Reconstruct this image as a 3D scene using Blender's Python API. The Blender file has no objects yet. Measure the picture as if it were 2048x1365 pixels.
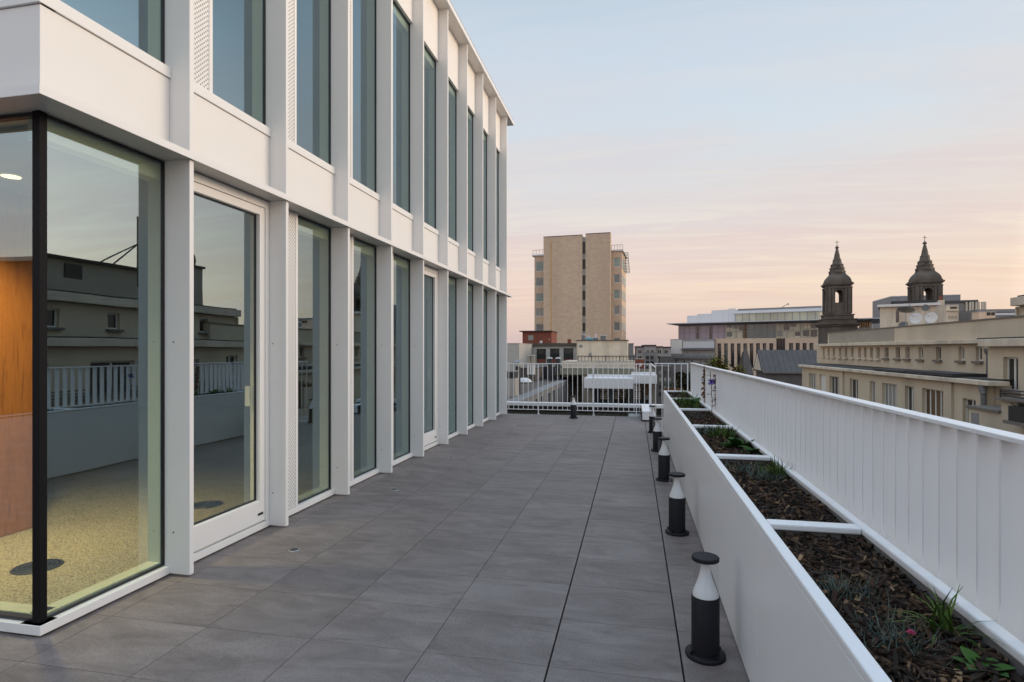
import bpy, bmesh, math, random
from mathutils import Vector, Matrix
R = math.radians
rnd = random.Random(7)
scene = bpy.context.scene
col = scene.collection

# ------------------------------------------------------------------ camera
F, YH, H = 1150.0, 700.0, 1.45          # focal length in photo pixels, horizon row, eye height
YAW = math.atan(244.0 / F)
CT, ST = math.cos(YAW), math.sin(YAW)
cd = bpy.data.cameras.new('camera'); cam = bpy.data.objects.new('camera', cd); col.objects.link(cam)
cd.sensor_width = 36; cd.lens = 36 * F / 2048; cd.shift_y = (YH - 682.5) / 2048
cd.clip_start = .05; cd.clip_end = 6000
cam.location = (0, 0, H); cam.rotation_euler = (R(90), 0, YAW)
scene.camera = cam

# ------------------------------------------------------------------ colour helpers
def s2l(c):
    return tuple(((v / 255) / 12.92 if v / 255 <= .04045 else ((v / 255 + .055) / 1.055) ** 2.4) for v in c)

# ------------------------------------------------------------------ sky
SUN_AZ, SUN_EL = R(74), R(9)             # azimuth from +Y towards +X
w = bpy.data.worlds.new('World'); scene.world = w; w.use_nodes = True
nt = w.node_tree; nt.nodes.clear(); N, L = nt.nodes.new, nt.links.new
def ramp(node, stops):
    e = node.color_ramp.elements
    while len(e) > 1: e.remove(e[-1])
    e[0].position = stops[0][0]; e[0].color = (*stops[0][1], 1)
    for p, c in stops[1:]:
        q = e.new(p); q.color = (*c, 1)
def math_node(tree, op, a, b=None, clamp=False):
    m = tree.nodes.new('ShaderNodeMath'); m.operation = op; m.use_clamp = clamp
    for i, v in enumerate((a, b)):
        if v is None: continue
        if isinstance(v, (int, float)): m.inputs[i].default_value = v
        else: tree.links.new(v, m.inputs[i])
    return m.outputs[0]
def mixc(tree, fac, a, b):
    m = tree.nodes.new('ShaderNodeMix'); m.data_type = 'RGBA'
    for s, v in ((m.inputs['Factor'], fac), (m.inputs[6], a), (m.inputs[7], b)):
        if isinstance(v, (int, float)): s.default_value = v
        elif isinstance(v, tuple): s.default_value = (*v[:3], 1)
        else: tree.links.new(v, s)
    return m.outputs[2]
out = N('ShaderNodeOutputWorld'); bg = N('ShaderNodeBackground'); tc = N('ShaderNodeTexCoord'); sep = N('ShaderNodeSeparateXYZ')
L(tc.outputs['Generated'], sep.inputs[0])
zc = math_node(nt, 'MAXIMUM', sep.outputs[2], 0.0)
rp = N('ShaderNodeValToRGB'); L(zc, rp.inputs[0])
ramp(rp, [(0, s2l((203, 182, 186))), (.045, s2l((226, 199, 190))), (.10, s2l((234, 207, 196))), (.17, s2l((227, 213, 210))),
          (.25, s2l((222, 217, 218))), (.33, s2l((212, 222, 231))), (.43, s2l((203, 219, 233))), (.52, s2l((192, 208, 222))), (1, s2l((150, 178, 208)))])
# warm yellow side towards the sunset
dx, dy = math.sin(SUN_AZ), math.cos(SUN_AZ)
dot = math_node(nt, 'ADD', math_node(nt, 'MULTIPLY', sep.outputs[0], dx), math_node(nt, 'MULTIPLY', sep.outputs[1], dy))
side = math_node(nt, 'POWER', math_node(nt, 'MAXIMUM', dot, 0.0), 2.2)
low = math_node(nt, 'POWER', math_node(nt, 'SUBTRACT', 1.0, zc, True), 4.8)
warm = math_node(nt, 'MULTIPLY', side, low)
c1 = mixc(nt, math_node(nt, 'MULTIPLY', warm, .95, True), rp.outputs[0], s2l((244, 216, 172)))
# streaks of thin cloud on a flat layer overhead
den = math_node(nt, 'ADD', zc, .10)
cmb = N('ShaderNodeCombineXYZ')
L(math_node(nt, 'DIVIDE', sep.outputs[0], den), cmb.inputs[0]); L(math_node(nt, 'DIVIDE', sep.outputs[1], den), cmb.inputs[1])
mp = N('ShaderNodeMapping'); L(cmb.outputs[0], mp.inputs[0])
mp.inputs['Rotation'].default_value = (0, 0, R(-38)); mp.inputs['Scale'].default_value = (.32, 1.25, 1)
nz = N('ShaderNodeTexNoise'); L(mp.outputs[0], nz.inputs[0]); nz.inputs['Scale'].default_value = 1.25; nz.inputs['Detail'].default_value = 7
nz.inputs['Roughness'].default_value = .55; nz.inputs['Distortion'].default_value = .5
cr = N('ShaderNodeValToRGB'); L(nz.outputs[0], cr.inputs[0]); ramp(cr, [(.42, (0, 0, 0)), (.57, (1, 1, 1))])
fade = math_node(nt, 'MULTIPLY', math_node(nt, 'SUBTRACT', 1.0, math_node(nt, 'MULTIPLY', zc, 1.15), True), .8)
cf = math_node(nt, 'MULTIPLY', cr.outputs[0], fade)
cc = N('ShaderNodeValToRGB'); L(zc, cc.inputs[0])
ramp(cc, [(0, s2l((214, 188, 184))), (.1, s2l((243, 219, 201))), (.2, s2l((226, 206, 203))), (.32, s2l((220, 212, 214))), (.5, s2l((209, 215, 226))), (1, s2l((185, 195, 212)))])
c2 = mixc(nt, cf, c1, cc.outputs[0])
mp2 = N('ShaderNodeMapping'); L(cmb.outputs[0], mp2.inputs[0]); mp2.inputs['Rotation'].default_value = (0, 0, R(-52)); mp2.inputs['Scale'].default_value = (.55, 3.4, 1)
nz2 = N('ShaderNodeTexNoise'); L(mp2.outputs[0], nz2.inputs[0]); nz2.inputs['Scale'].default_value = 1.6; nz2.inputs['Detail'].default_value = 9; nz2.inputs['Roughness'].default_value = .62; nz2.inputs['Distortion'].default_value = .9
cr2 = N('ShaderNodeValToRGB'); L(nz2.outputs[0], cr2.inputs[0]); ramp(cr2, [(.46, (0, 0, 0)), (.68, (1, 1, 1))])
cc2 = N('ShaderNodeValToRGB'); L(zc, cc2.inputs[0])
ramp(cc2, [(0, s2l((205, 182, 182))), (.1, s2l((248, 228, 200))), (.2, s2l((240, 233, 218))), (.3, s2l((228, 222, 216))), (.5, s2l((213, 218, 228))), (1, s2l((190, 198, 212)))])
c2 = mixc(nt, math_node(nt, 'MULTIPLY', cr2.outputs[0], math_node(nt, 'MULTIPLY', fade, .95)), c2, cc2.outputs[0])
beh = math_node(nt, 'MULTIPLY', math_node(nt, 'POWER', math_node(nt, 'MAXIMUM', math_node(nt, 'MULTIPLY', sep.outputs[1], -1.0), 0.0), 1.3), .62)
zen = math_node(nt, 'MULTIPLY', math_node(nt, 'MULTIPLY', math_node(nt, 'SUBTRACT', zc, .52, True), 2.0), 1.1)
boost = N('ShaderNodeVectorMath'); boost.operation = 'SCALE'; L(c2, boost.inputs[0]); L(math_node(nt, 'ADD', math_node(nt, 'ADD', 1.0, math_node(nt, 'MULTIPLY', math_node(nt, 'MULTIPLY', math_node(nt, 'SUBTRACT', dot, .70, True), 6.5), math_node(nt, 'SUBTRACT', 1.0, math_node(nt, 'MULTIPLY', zc, .6)))), math_node(nt, 'ADD', beh, zen)), boost.inputs['Scale']); c2 = boost.outputs[0]
# the glow of the low sun itself, beyond the right edge of the picture
glow = math_node(nt, 'MULTIPLY', math_node(nt, 'POWER', math_node(nt, 'MAXIMUM', dot, 0.0), 7.0), math_node(nt, 'POWER', low, 1.2))
gl = N('ShaderNodeMix'); gl.data_type = 'RGBA'; gl.blend_type = 'ADD'; L(math_node(nt, 'MULTIPLY', glow, 1.0), gl.inputs['Factor'])
L(c2, gl.inputs[6]); gl.inputs[7].default_value = (.75, .50, .26, 1)
sky = N('ShaderNodeTexSky'); sky.sky_type = 'NISHITA'; sky.sun_disc = False; sky.sun_elevation = SUN_EL; sky.sun_rotation = SUN_AZ
sk = N('ShaderNodeMix'); sk.data_type = 'RGBA'; sk.blend_type = 'ADD'; sk.inputs['Factor'].default_value = .006
L(gl.outputs[2], sk.inputs[6]); L(sky.outputs[0], sk.inputs[7])
L(sk.outputs[2], bg.inputs[0]); bg.inputs[1].default_value = 1.0; L(bg.outputs[0], out.inputs[0])

sd = bpy.data.lights.new('sun', 'SUN'); sun = bpy.data.objects.new('sun', sd); col.objects.link(sun)
sd.energy = 1.9; sd.angle = R(28); sd.color = (1, .80, .60)
sdir = Vector((math.sin(SUN_AZ) * math.cos(SUN_EL), math.cos(SUN_AZ) * math.cos(SUN_EL), math.sin(SUN_EL)))
sun.rotation_euler = sdir.to_track_quat('Z', 'Y').to_euler(); sun.location = (30, 10, 20)
vs = scene.view_settings; vs.view_transform = 'Standard'; vs.look = 'None'; vs.exposure = 0; vs.gamma = 1; vs.use_curve_mapping = False
scene.cycles.max_bounces = 8; scene.cycles.transparent_max_bounces = 16; scene.cycles.sample_clamp_indirect = 6
scene.cycles.use_denoising = True

# ------------------------------------------------------------------ materials
M = {}
def mat(name, c, rough=.6, var=0, scale=4.0, stretch=(1, 1, 1), bump=0, metal=0, island=0, spec=.5, detail=6, dirt=None):
    m = bpy.data.materials.new(name); m.use_nodes = True; t = m.node_tree; b = t.nodes['Principled BSDF']
    b.inputs['Base Color'].default_value = (*c, 1); b.inputs['Roughness'].default_value = rough; b.inputs['Metallic'].default_value = metal
    b.inputs['Specular IOR Level'].default_value = spec
    src = None
    if var or bump:
        tcn = t.nodes.new('ShaderNodeTexCoord'); mpn = t.nodes.new('ShaderNodeMapping'); t.links.new(tcn.outputs['Object'], mpn.inputs[0])
        mpn.inputs['Scale'].default_value = stretch
        n = t.nodes.new('ShaderNodeTexNoise'); t.links.new(mpn.outputs[0], n.inputs[0]); n.inputs['Scale'].default_value = scale; n.inputs['Detail'].default_value = detail
        n.inputs['Roughness'].default_value = .6
        r = t.nodes.new('ShaderNodeValToRGB'); t.links.new(n.outputs[0], r.inputs[0])
        ramp(r, [(.3, tuple(v * (1 - var) for v in c)), (.7, tuple(min(1, v * (1 + var)) for v in c))])
        src = r.outputs[0]
        if bump:
            bn = t.nodes.new('ShaderNodeBump'); bn.inputs['Strength'].default_value = bump; bn.inputs['Distance'].default_value = .01
            t.links.new(n.outputs[0], bn.inputs['Height']); t.links.new(bn.outputs[0], b.inputs['Normal'])
    if dirt:
        tcn = t.nodes.new('ShaderNodeTexCoord'); mpn = t.nodes.new('ShaderNodeMapping'); t.links.new(tcn.outputs['Object'], mpn.inputs[0])
        mpn.inputs['Scale'].default_value = (1, 1, .12)
        n2 = t.nodes.new('ShaderNodeTexNoise'); t.links.new(mpn.outputs[0], n2.inputs[0]); n2.inputs['Scale'].default_value = dirt[1]; n2.inputs['Detail'].default_value = 8
        r2 = t.nodes.new('ShaderNodeValToRGB'); t.links.new(n2.outputs[0], r2.inputs[0]); ramp(r2, [(.48, (0, 0, 0)), (.72, (dirt[2],) * 3)])
        src = mixc(t, r2.outputs[0], src if src else c, dirt[0])
    if island:
        g = t.nodes.new('ShaderNodeNewGeometry'); k = math_node(t, 'ADD', math_node(t, 'MULTIPLY', g.outputs['Random Per Island'], 2 * island), 1 - island)
        mx = t.nodes.new('ShaderNodeVectorMath'); mx.operation = 'SCALE'
        if src: t.links.new(src, mx.inputs[0])
        else: mx.inputs[0].default_value = c
        t.links.new(k, mx.inputs['Scale']); src = mx.outputs[0]
    if src: t.links.new(src, b.inputs['Base Color'])
    M[name] = m
    return m
def island_ramp(name, stops, rough=.8):
    m = bpy.data.materials.new(name); m.use_nodes = True; t = m.node_tree; b = t.nodes['Principled BSDF']; b.inputs['Roughness'].default_value = rough
    g = t.nodes.new('ShaderNodeNewGeometry'); r = t.nodes.new('ShaderNodeValToRGB'); t.links.new(g.outputs['Random Per Island'], r.inputs[0]); ramp(r, stops)
    t.links.new(r.outputs[0], b.inputs['Base Color']); b.inputs['Specular IOR Level'].default_value = .25; M[name] = m
def glass(name, tint, refl, base, ior=1.5, rough=0.0, add=None):
    m = bpy.data.materials.new(name); m.use_nodes = True; t = m.node_tree; t.nodes.clear()
    o = t.nodes.new('ShaderNodeOutputMaterial'); mx = t.nodes.new('ShaderNodeMixShader'); tr = t.nodes.new('ShaderNodeBsdfTransparent'); gsy = t.nodes.new('ShaderNodeBsdfGlossy')
    tr.inputs[0].default_value = (*tint, 1); gsy.inputs[0].default_value = (*refl, 1); gsy.inputs['Roughness'].default_value = rough
    lw = t.nodes.new('ShaderNodeLayerWeight'); lw.inputs[0].default_value = .5; g = t.nodes.new('ShaderNodeNewGeometry')
    f = math_node(t, 'ADD', math_node(t, 'MULTIPLY', math_node(t, 'POWER', lw.outputs['Facing'], 4.0), ior), base, True)
    f = math_node(t, 'MULTIPLY', f, math_node(t, 'SUBTRACT', 1.0, math_node(t, 'MULTIPLY', g.outputs['Backfacing'], .85)))
    if name == 'glass':
        tcn = t.nodes.new('ShaderNodeTexCoord'); nn = t.nodes.new('ShaderNodeTexNoise'); nn.inputs['Scale'].default_value = 1.6; nn.inputs['Detail'].default_value = 1; t.links.new(tcn.outputs['Object'], nn.inputs[0])
        bn = t.nodes.new('ShaderNodeBump'); bn.inputs['Strength'].default_value = .5; bn.inputs['Distance'].default_value = .0012; t.links.new(nn.outputs[0], bn.inputs['Height']); t.links.new(bn.outputs[0], gsy.inputs['Normal'])
    t.links.new(f, mx.inputs[0]); t.links.new(tr.outputs[0], mx.inputs[1]); t.links.new(gsy.outputs[0], mx.inputs[2]); t.links.new(mx.outputs[0], o.inputs[0]); M[name] = m
def emit(name, c, s):
    m = bpy.data.materials.new(name); m.use_nodes = True; b = m.node_tree.nodes['Principled BSDF']
    b.inputs['Base Color'].default_value = (*c, 1); b.inputs['Emission Color'].default_value = (*c, 1); b.inputs['Emission Strength'].default_value = s; M[name] = m

mat('white_metal', (.80, .785, .76), .42, .02, 1.5)
mat('white_rail', (.77, .775, .785), .36, .02, 2.0)
mat('white_panel', (.80, .775, .74), .5, .025, .8)
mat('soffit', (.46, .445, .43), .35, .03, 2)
mat('gasket', (.012, .012, .013), .35)
mat('black_metal', (.006, .006, .007), .6, spec=.15)
glass('glass', (.84, .86, .78), (.68, .87, .96), .30, .55)
mat('jamb', (.62, .66, .58), .6, .03, 2)
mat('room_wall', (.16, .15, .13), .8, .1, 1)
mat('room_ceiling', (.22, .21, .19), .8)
mat('slab_edge', (.25, .25, .25), .8)
mat('blind', (.20, .21, .22), .7, .05, 3)
mat('steel', (.45, .46, .48), .35, metal=.9)
mat('grille', (.03, .03, .028), .4)
mat('screw', (.05, .05, .05), .4)
emit('lamp_glow', (1, .85, .58), 2.6)
mat('lamp_rim', (.7, .7, .68), .5)
mat('bollard_dark', (.012, .0115, .015), .6, .1, 30, spec=.25)
mat('cone_white', (.80, .80, .80), .45)
glass('clear_tube', (.96, .96, .96), (1, 1, 1), 0.10, 1.0)
island_ramp('chips', [(0, (.008, .005, .0035)), (.3, (.020, .012, .008)), (.6, (.040, .022, .014)), (.84, (.065, .036, .021)), (.95, (.13, .075, .04)), (1, (.27, .17, .09))])
mat('soil', (.010, .007, .005), .95, .5, 40, bump=.5)
island_ramp('grey_leaf', [(0, (.035, .052, .042)), (.6, (.065, .085, .070)), (.92, (.10, .125, .105)), (1, (.15, .11, .06))])
island_ramp('strap_leaf', [(0, (.028, .055, .009)), (.7, (.055, .105, .016)), (1, (.10, .15, .03))])
island_ramp('broad_leaf', [(0, (.025, .07, .012)), (1, (.05, .12, .02))])
island_ramp('brown_leaf', [(0, (.10, .04, .02)), (.6, (.20, .09, .045)), (.85, (.24, .13, .06)), (1, (.09, .11, .03))])
island_ramp('sedum', [(0, (.025, .018, .010)), (.6, (.05, .036, .02)), (1, (.07, .06, .025))])
mat('stem', (.11, .07, .035), .8)
mat('magenta', (.32, .006, .07), .6); mat('purple', (.16, .10, .55), .6); mat('red_leaf', (.16, .02, .025), .6)
# paving: grey porcelain with cross-wise cloudy streaks
m = bpy.data.materials.new('paving'); m.use_nodes = True; t = m.node_tree; b = t.nodes['Principled BSDF']; M['paving'] = m
b.inputs['Roughness'].default_value = .62; b.inputs['Specular IOR Level'].default_value = .35
tcn = t.nodes.new('ShaderNodeTexCoord'); g = t.nodes.new('ShaderNodeNewGeometry'); off = t.nodes.new('ShaderNodeVectorMath'); off.operation = 'MULTIPLY_ADD'
cx = t.nodes.new('ShaderNodeCombineXYZ'); [t.links.new(g.outputs['Random Per Island'], cx.inputs[i]) for i in range(3)]
t.links.new(cx.outputs[0], off.inputs[0]); off.inputs[1].default_value = (37, 71, 13); t.links.new(tcn.outputs['Object'], off.inputs[2])
def pav_noise(sc, st, det, ro, dist, stops):
    mp_ = t.nodes.new('ShaderNodeMapping'); mp_.inputs['Scale'].default_value = st; t.links.new(off.outputs[0], mp_.inputs[0])
    n_ = t.nodes.new('ShaderNodeTexNoise'); t.links.new(mp_.outputs[0], n_.inputs[0]); n_.inputs['Scale'].default_value = sc; n_.inputs['Detail'].default_value = det; n_.inputs['Roughness'].default_value = ro; n_.inputs['Distortion'].default_value = dist
    r_ = t.nodes.new('ShaderNodeValToRGB'); t.links.new(n_.outputs[0], r_.inputs[0]); ramp(r_, stops); return r_.outputs[0], n_.outputs[0]
c0, _ = pav_noise(2.4, (1, 2.6, 1), 12, .68, .8, [(.32, (.142, .119, .110)), (.5, (.198, .166, .154)), (.70, (.252, .215, .200))])
v0, _ = pav_noise(3.0, (.8, 3.5, 1), 8, .6, 1.6, [(.30, (1, 1, 1)), (.38, (0, 0, 0))])
s0, sv = pav_noise(120, (1, 1, 1), 3, .7, 0, [(.35, (.84, .84, .84)), (.65, (1.14, 1.14, 1.14))])
k0_ = mixc(t, math_node(t, 'MULTIPLY', v0, .45), c0, (.105, .088, .082))
mu_ = t.nodes.new('ShaderNodeVectorMath'); mu_.operation = 'MULTIPLY'; t.links.new(k0_, mu_.inputs[0]); t.links.new(s0, mu_.inputs[1])
sc_ = t.nodes.new('ShaderNodeVectorMath'); sc_.operation = 'SCALE'; t.links.new(mu_.outputs[0], sc_.inputs[0]); t.links.new(math_node(t, 'ADD', .93, math_node(t, 'MULTIPLY', g.outputs['Random Per Island'], .14)), sc_.inputs['Scale'])
t.links.new(sc_.outputs[0], b.inputs['Base Color'])
bn = t.nodes.new('ShaderNodeBump'); bn.inputs['Strength'].default_value = .12; bn.inputs['Distance'].default_value = .002; t.links.new(sv, bn.inputs['Height']); t.links.new(bn.outputs[0], b.inputs['Normal'])
mat('joint', (.012, .012, .013), .9)
# speckled indoor floor
m = mat('speckled_floor', (.42, .38, .27), .5)
t = m.node_tree; b = t.nodes['Principled BSDF']; tcn = t.nodes.new('ShaderNodeTexCoord')
vn = t.nodes.new('ShaderNodeTexNoise'); vn.inputs['Scale'].default_value = 95; vn.inputs['Detail'].default_value = 3; t.links.new(tcn.outputs['Object'], vn.inputs[0])
r = t.nodes.new('ShaderNodeValToRGB'); t.links.new(vn.outputs[0], r.inputs[0]); ramp(r, [(.40, (.09, .082, .062)), (.48, (.40, .36, .24)), (.64, (.50, .45, .32))]); t.links.new(r.outputs[0], b.inputs['Base Color'])
# timber
m = mat('timber', (.36, .17, .05), .5)
t = m.node_tree; b = t.nodes['Principled BSDF']; tcn = t.nodes.new('ShaderNodeTexCoord'); mpn = t.nodes.new('ShaderNodeMapping'); mpn.inputs['Scale'].default_value = (9, 9, .7); t.links.new(tcn.outputs['Object'], mpn.inputs[0])
vn = t.nodes.new('ShaderNodeTexNoise'); vn.inputs['Scale'].default_value = 3; vn.inputs['Detail'].default_value = 6; vn.inputs['Distortion'].default_value = 1; t.links.new(mpn.outputs[0], vn.inputs[0])
r = t.nodes.new('ShaderNodeValToRGB'); t.links.new(vn.outputs[0], r.inputs[0]); ramp(r, [(.3, (.33, .115, .020)), (.55, (.43, .16, .030)), (.7, (.20, .062, .012))]); t.links.new(r.outputs[0], b.inputs['Base Color'])
# perforated sheet: rows of round holes, every other row shifted
def perforated():
    m = mat('perforated', (.78, .765, .74), .45); t = m.node_tree; b = t.nodes['Principled BSDF']
    tcn = t.nodes.new('ShaderNodeTexCoord'); sp = t.nodes.new('ShaderNodeSeparateXYZ'); t.links.new(tcn.outputs['Object'], sp.inputs[0])
    P = .034
    def cell(off):
        fy = math_node(t, 'SUBTRACT', math_node(t, 'FRACT', math_node(t, 'ADD', math_node(t, 'DIVIDE', sp.outputs[1], P), off + 50)), .5)
        fz = math_node(t, 'SUBTRACT', math_node(t, 'FRACT', math_node(t, 'ADD', math_node(t, 'DIVIDE', sp.outputs[2], P), off + 50)), .5)
        d = math_node(t, 'ADD', math_node(t, 'MULTIPLY', fy, fy), math_node(t, 'MULTIPLY', fz, fz))
        return math_node(t, 'LESS_THAN', d, .032)
    h = math_node(t, 'MAXIMUM', cell(0), cell(.5))
    t.links.new(mixc(t, h, (.78, .765, .74), (.14, .13, .12)), b.inputs['Base Color'])
perforated()
# town
mat('ground', (.06, .058, .055), .95, .3, .05)
mat('street', (.05, .05, .052), .9)
mat('cream', (.57, .475, .345), .85, .05, .6, dirt=((.30, .25, .19), .35, .45))
mat('cream_trim', (.62, .53, .41), .8, .08, 1.5, dirt=((.22, .18, .14), 1.2, .5))
mat('grey_render', (.33, .29, .23), .9, .08, .8)
mat('sill', (.17, .145, .12), .8, .15, 3)
mat('bitumen', (.035, .032, .032), .8, .3, 1.2)
mat('bitumen_brown', (.085, .068, .055), .9, .25, .7, bump=.2)
mat('lead_pipe', (.13, .125, .12), .6, .2, 4)
mat('window_white', (.70, .68, .64), .5)
mat('pane_dark', (.020, .022, .022), .12, spec=.8)
mat('pane_curtain', (.24, .235, .21), .45, .3, 2.0, (3, 3, .2), spec=.6)
mat('pane_green', (.16, .22, .19), .25, .35, .5, spec=.7)
mat('pane_dusk', (.09, .12, .12), .15, .4, .3, spec=.8)
mat('pane_amber', (.10, .055, .02), .3, .4, 1)
mat('travertine', (.57, .425, .295), .8, .12, 1.1, (1, 1, 2.2), dirt=((.33, .24, .17), .16, .35))
mat('travertine_band', (.53, .385, .27), .8, .1, .6)
mat('concrete', (.36, .33, .29), .85, .12, .6)
mat('concrete_grey', (.19, .187, .185), .85, .12, .8)
mat('render_pale', (.42, .40, .36), .85, .06, .6, dirt=((.32, .30, .27), .5, .4))
mat('ochre_pipe', (.62, .33, .08), .6)
mat('red_brick', (.19, .055, .033), .85, .18, 2.5)
mat('white_stone', (.66, .63, .60), .7, .05, 1)
mat('white_box', (.66, .65, .655), .55, .03, .6)
mat('pale_metal', (.56, .57, .58), .5, .05, .4)
mat('grey_metal', (.20, .205, .215), .55, .05, .4)
mat('dark_metal', (.02, .02, .022), .5)
mat('slate', (.090, .081, .078), .75, .12, 1.0, (1, 1, 1))
mat('church_stone', (.108, .088, .071), .9, .35, .35, dirt=((.055, .046, .038), .25, .7))
mat('curtain_wall', (.42, .39, .29), .3, .35, .25, (1, 1, .4), spec=.6)
mat('lilac_pane', (.30, .24, .28), .3, .2, .15, spec=.6)
mat('stone_peach', (.66, .50, .37), .8, .06, .5)
mat('stone_grey', (.30, .28, .265), .8, .1, .5)
mat('dish_pale', (.58, .565, .55), .6); mat('dish_dark', (.10, .10, .10), .6)
mat('teal_sheet', (.03, .17, .22), .7)
mat('painted_sunset_glint', (.85, .48, .17), .25, spec=.9)  # amber base colour stands in for the sunset reflected in the panes
mat('bark', (.05, .035, .02), .9)
island_ramp('foliage', [(0, (.05, .055, .010)), (.5, (.12, .115, .016)), (.85, (.20, .165, .02)), (1, (.24, .14, .025))])
island_ramp('foliage_dark', [(0, (.012, .014, .006)), (.6, (.03, .028, .010)), (1, (.06, .045, .015))])
mat('gravel_light', (.45, .42, .40), .9, .5, 60, bump=.6)
mat('plaster_patch', (.26, .245, .235), .9, .1, 2)

# ------------------------------------------------------------------ mesh helpers
WL = {}
class MB:
    def __init__(s): s.v = []; s.f = []; s.sm = []
    def add(s, vs, fs, smooth=False):
        o = len(s.v); s.v += [tuple(p) for p in vs]; s.f += [tuple(i + o for i in f) for f in fs]; s.sm += [smooth] * len(fs); return s
    def box(s, x0, x1, y0, y1, z0, z1):
        return s.add([(x0, y0, z0), (x1, y0, z0), (x1, y1, z0), (x0, y1, z0), (x0, y0, z1), (x1, y0, z1), (x1, y1, z1), (x0, y1, z1)],
                     [(0, 3, 2, 1), (4, 5, 6, 7), (0, 1, 5, 4), (1, 2, 6, 5), (2, 3, 7, 6), (3, 0, 4, 7)])
    def hexa(s, p): return s.add(p, [(0, 3, 2, 1), (4, 5, 6, 7), (0, 1, 5, 4), (1, 2, 6, 5), (2, 3, 7, 6), (3, 0, 4, 7)])
    def quad(s, a, b, c, d): return s.add([a, b, c, d], [(0, 1, 2, 3)])
    def tube(s, p0, p1, r0, r1=None, n=10, caps=True, smooth=True):
        r1 = r0 if r1 is None else r1; p0, p1 = Vector(p0), Vector(p1); d = (p1 - p0).normalized()
        a = d.orthogonal().normalized(); bb = d.cross(a); vs = []
        for p, r in ((p0, r0), (p1, r1)):
            vs += [p + (a * math.cos(2 * math.pi * i / n) + bb * math.sin(2 * math.pi * i / n)) * r for i in range(n)]
        s.add(vs, [(i, (i + 1) % n, n + (i + 1) % n, n + i) for i in range(n)], smooth)
        if caps: s.add(vs[:n], [tuple(range(n - 1, -1, -1))]); s.add(vs[n:], [tuple(range(n))])
        return s
    def lathe(s, c, prof, n=24, smooth=True, rot=0.0, flat=False):
        vs = []
        for r, z in prof: vs += [(c[0] + r * math.cos(2 * math.pi * i / n + rot), c[1] + r * math.sin(2 * math.pi * i / n + rot), c[2] + z) for i in range(n)]
        k = len(prof)
        s.add(vs, [(j * n + i, j * n + (i + 1) % n, (j + 1) * n + (i + 1) % n, (j + 1) * n + i) for j in range(k - 1) for i in range(n)], smooth)
        s.add(vs[:n], [tuple(range(n - 1, -1, -1))]); s.add(vs[-n:], [tuple(range(n))])
        return s
    def build(s, name, m, parent=None, loc=None, bevel=0, smooth=None):
        w = WL[parent] if parent is not None else Vector(loc if loc is not None else (0, 0, 0))
        me = bpy.data.meshes.new(name); me.from_pydata([tuple(Vector(p) - w) for p in s.v], [], s.f)
        me.polygons.foreach_set('use_smooth', s.sm); me.materials.append(M[m] if isinstance(m, str) else m); me.update()
        o = bpy.data.objects.new(name, me); col.objects.link(o); WL[o] = w
        if parent is not None: o.parent = parent
        else: o.location = w
        if bevel:
            md = o.modifiers.new('bevel', 'BEVEL'); md.width = bevel; md.segments = 2; md.limit_method = 'ANGLE'; md.harden_normals = False
        return o
def tag(o, label=None, cat=None, group=None, kind=None):
    for k, v in (('label', label), ('category', cat), ('group', group), ('kind', kind)):
        if v: o[k] = v
    return o
def thing(name, label, cat, loc, group=None):
    o = bpy.data.objects.new(name, None); col.objects.link(o); o.location = loc; o.empty_display_size = .2; WL[o] = Vector(loc)
    return tag(o, label, cat, group)
def copy_tree(src, loc, label=None, rz=0, sc=1.0):
    r = src.copy(); col.objects.link(r); r.location = loc; r.rotation_euler = (0, 0, rz); r.scale = (sc, sc, sc); WL[r] = Vector(loc)
    if label: r['label'] = label
    for ch in src.children:
        c = ch.copy(); col.objects.link(c); c.parent = r
        for g in ch.children:
            d = g.copy(); col.objects.link(d); d.parent = c
    return r
def P(px, py, z):
    xc = (px - 1024) / F * z
    return Vector((xc * CT - z * ST, xc * ST + z * CT, H + (YH - py) / F * z))
def onplane(px, py, Z): return P(px, py, F * (H - Z) / (py - YH))
def depth(x, y): return -x * ST + y * CT
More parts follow.
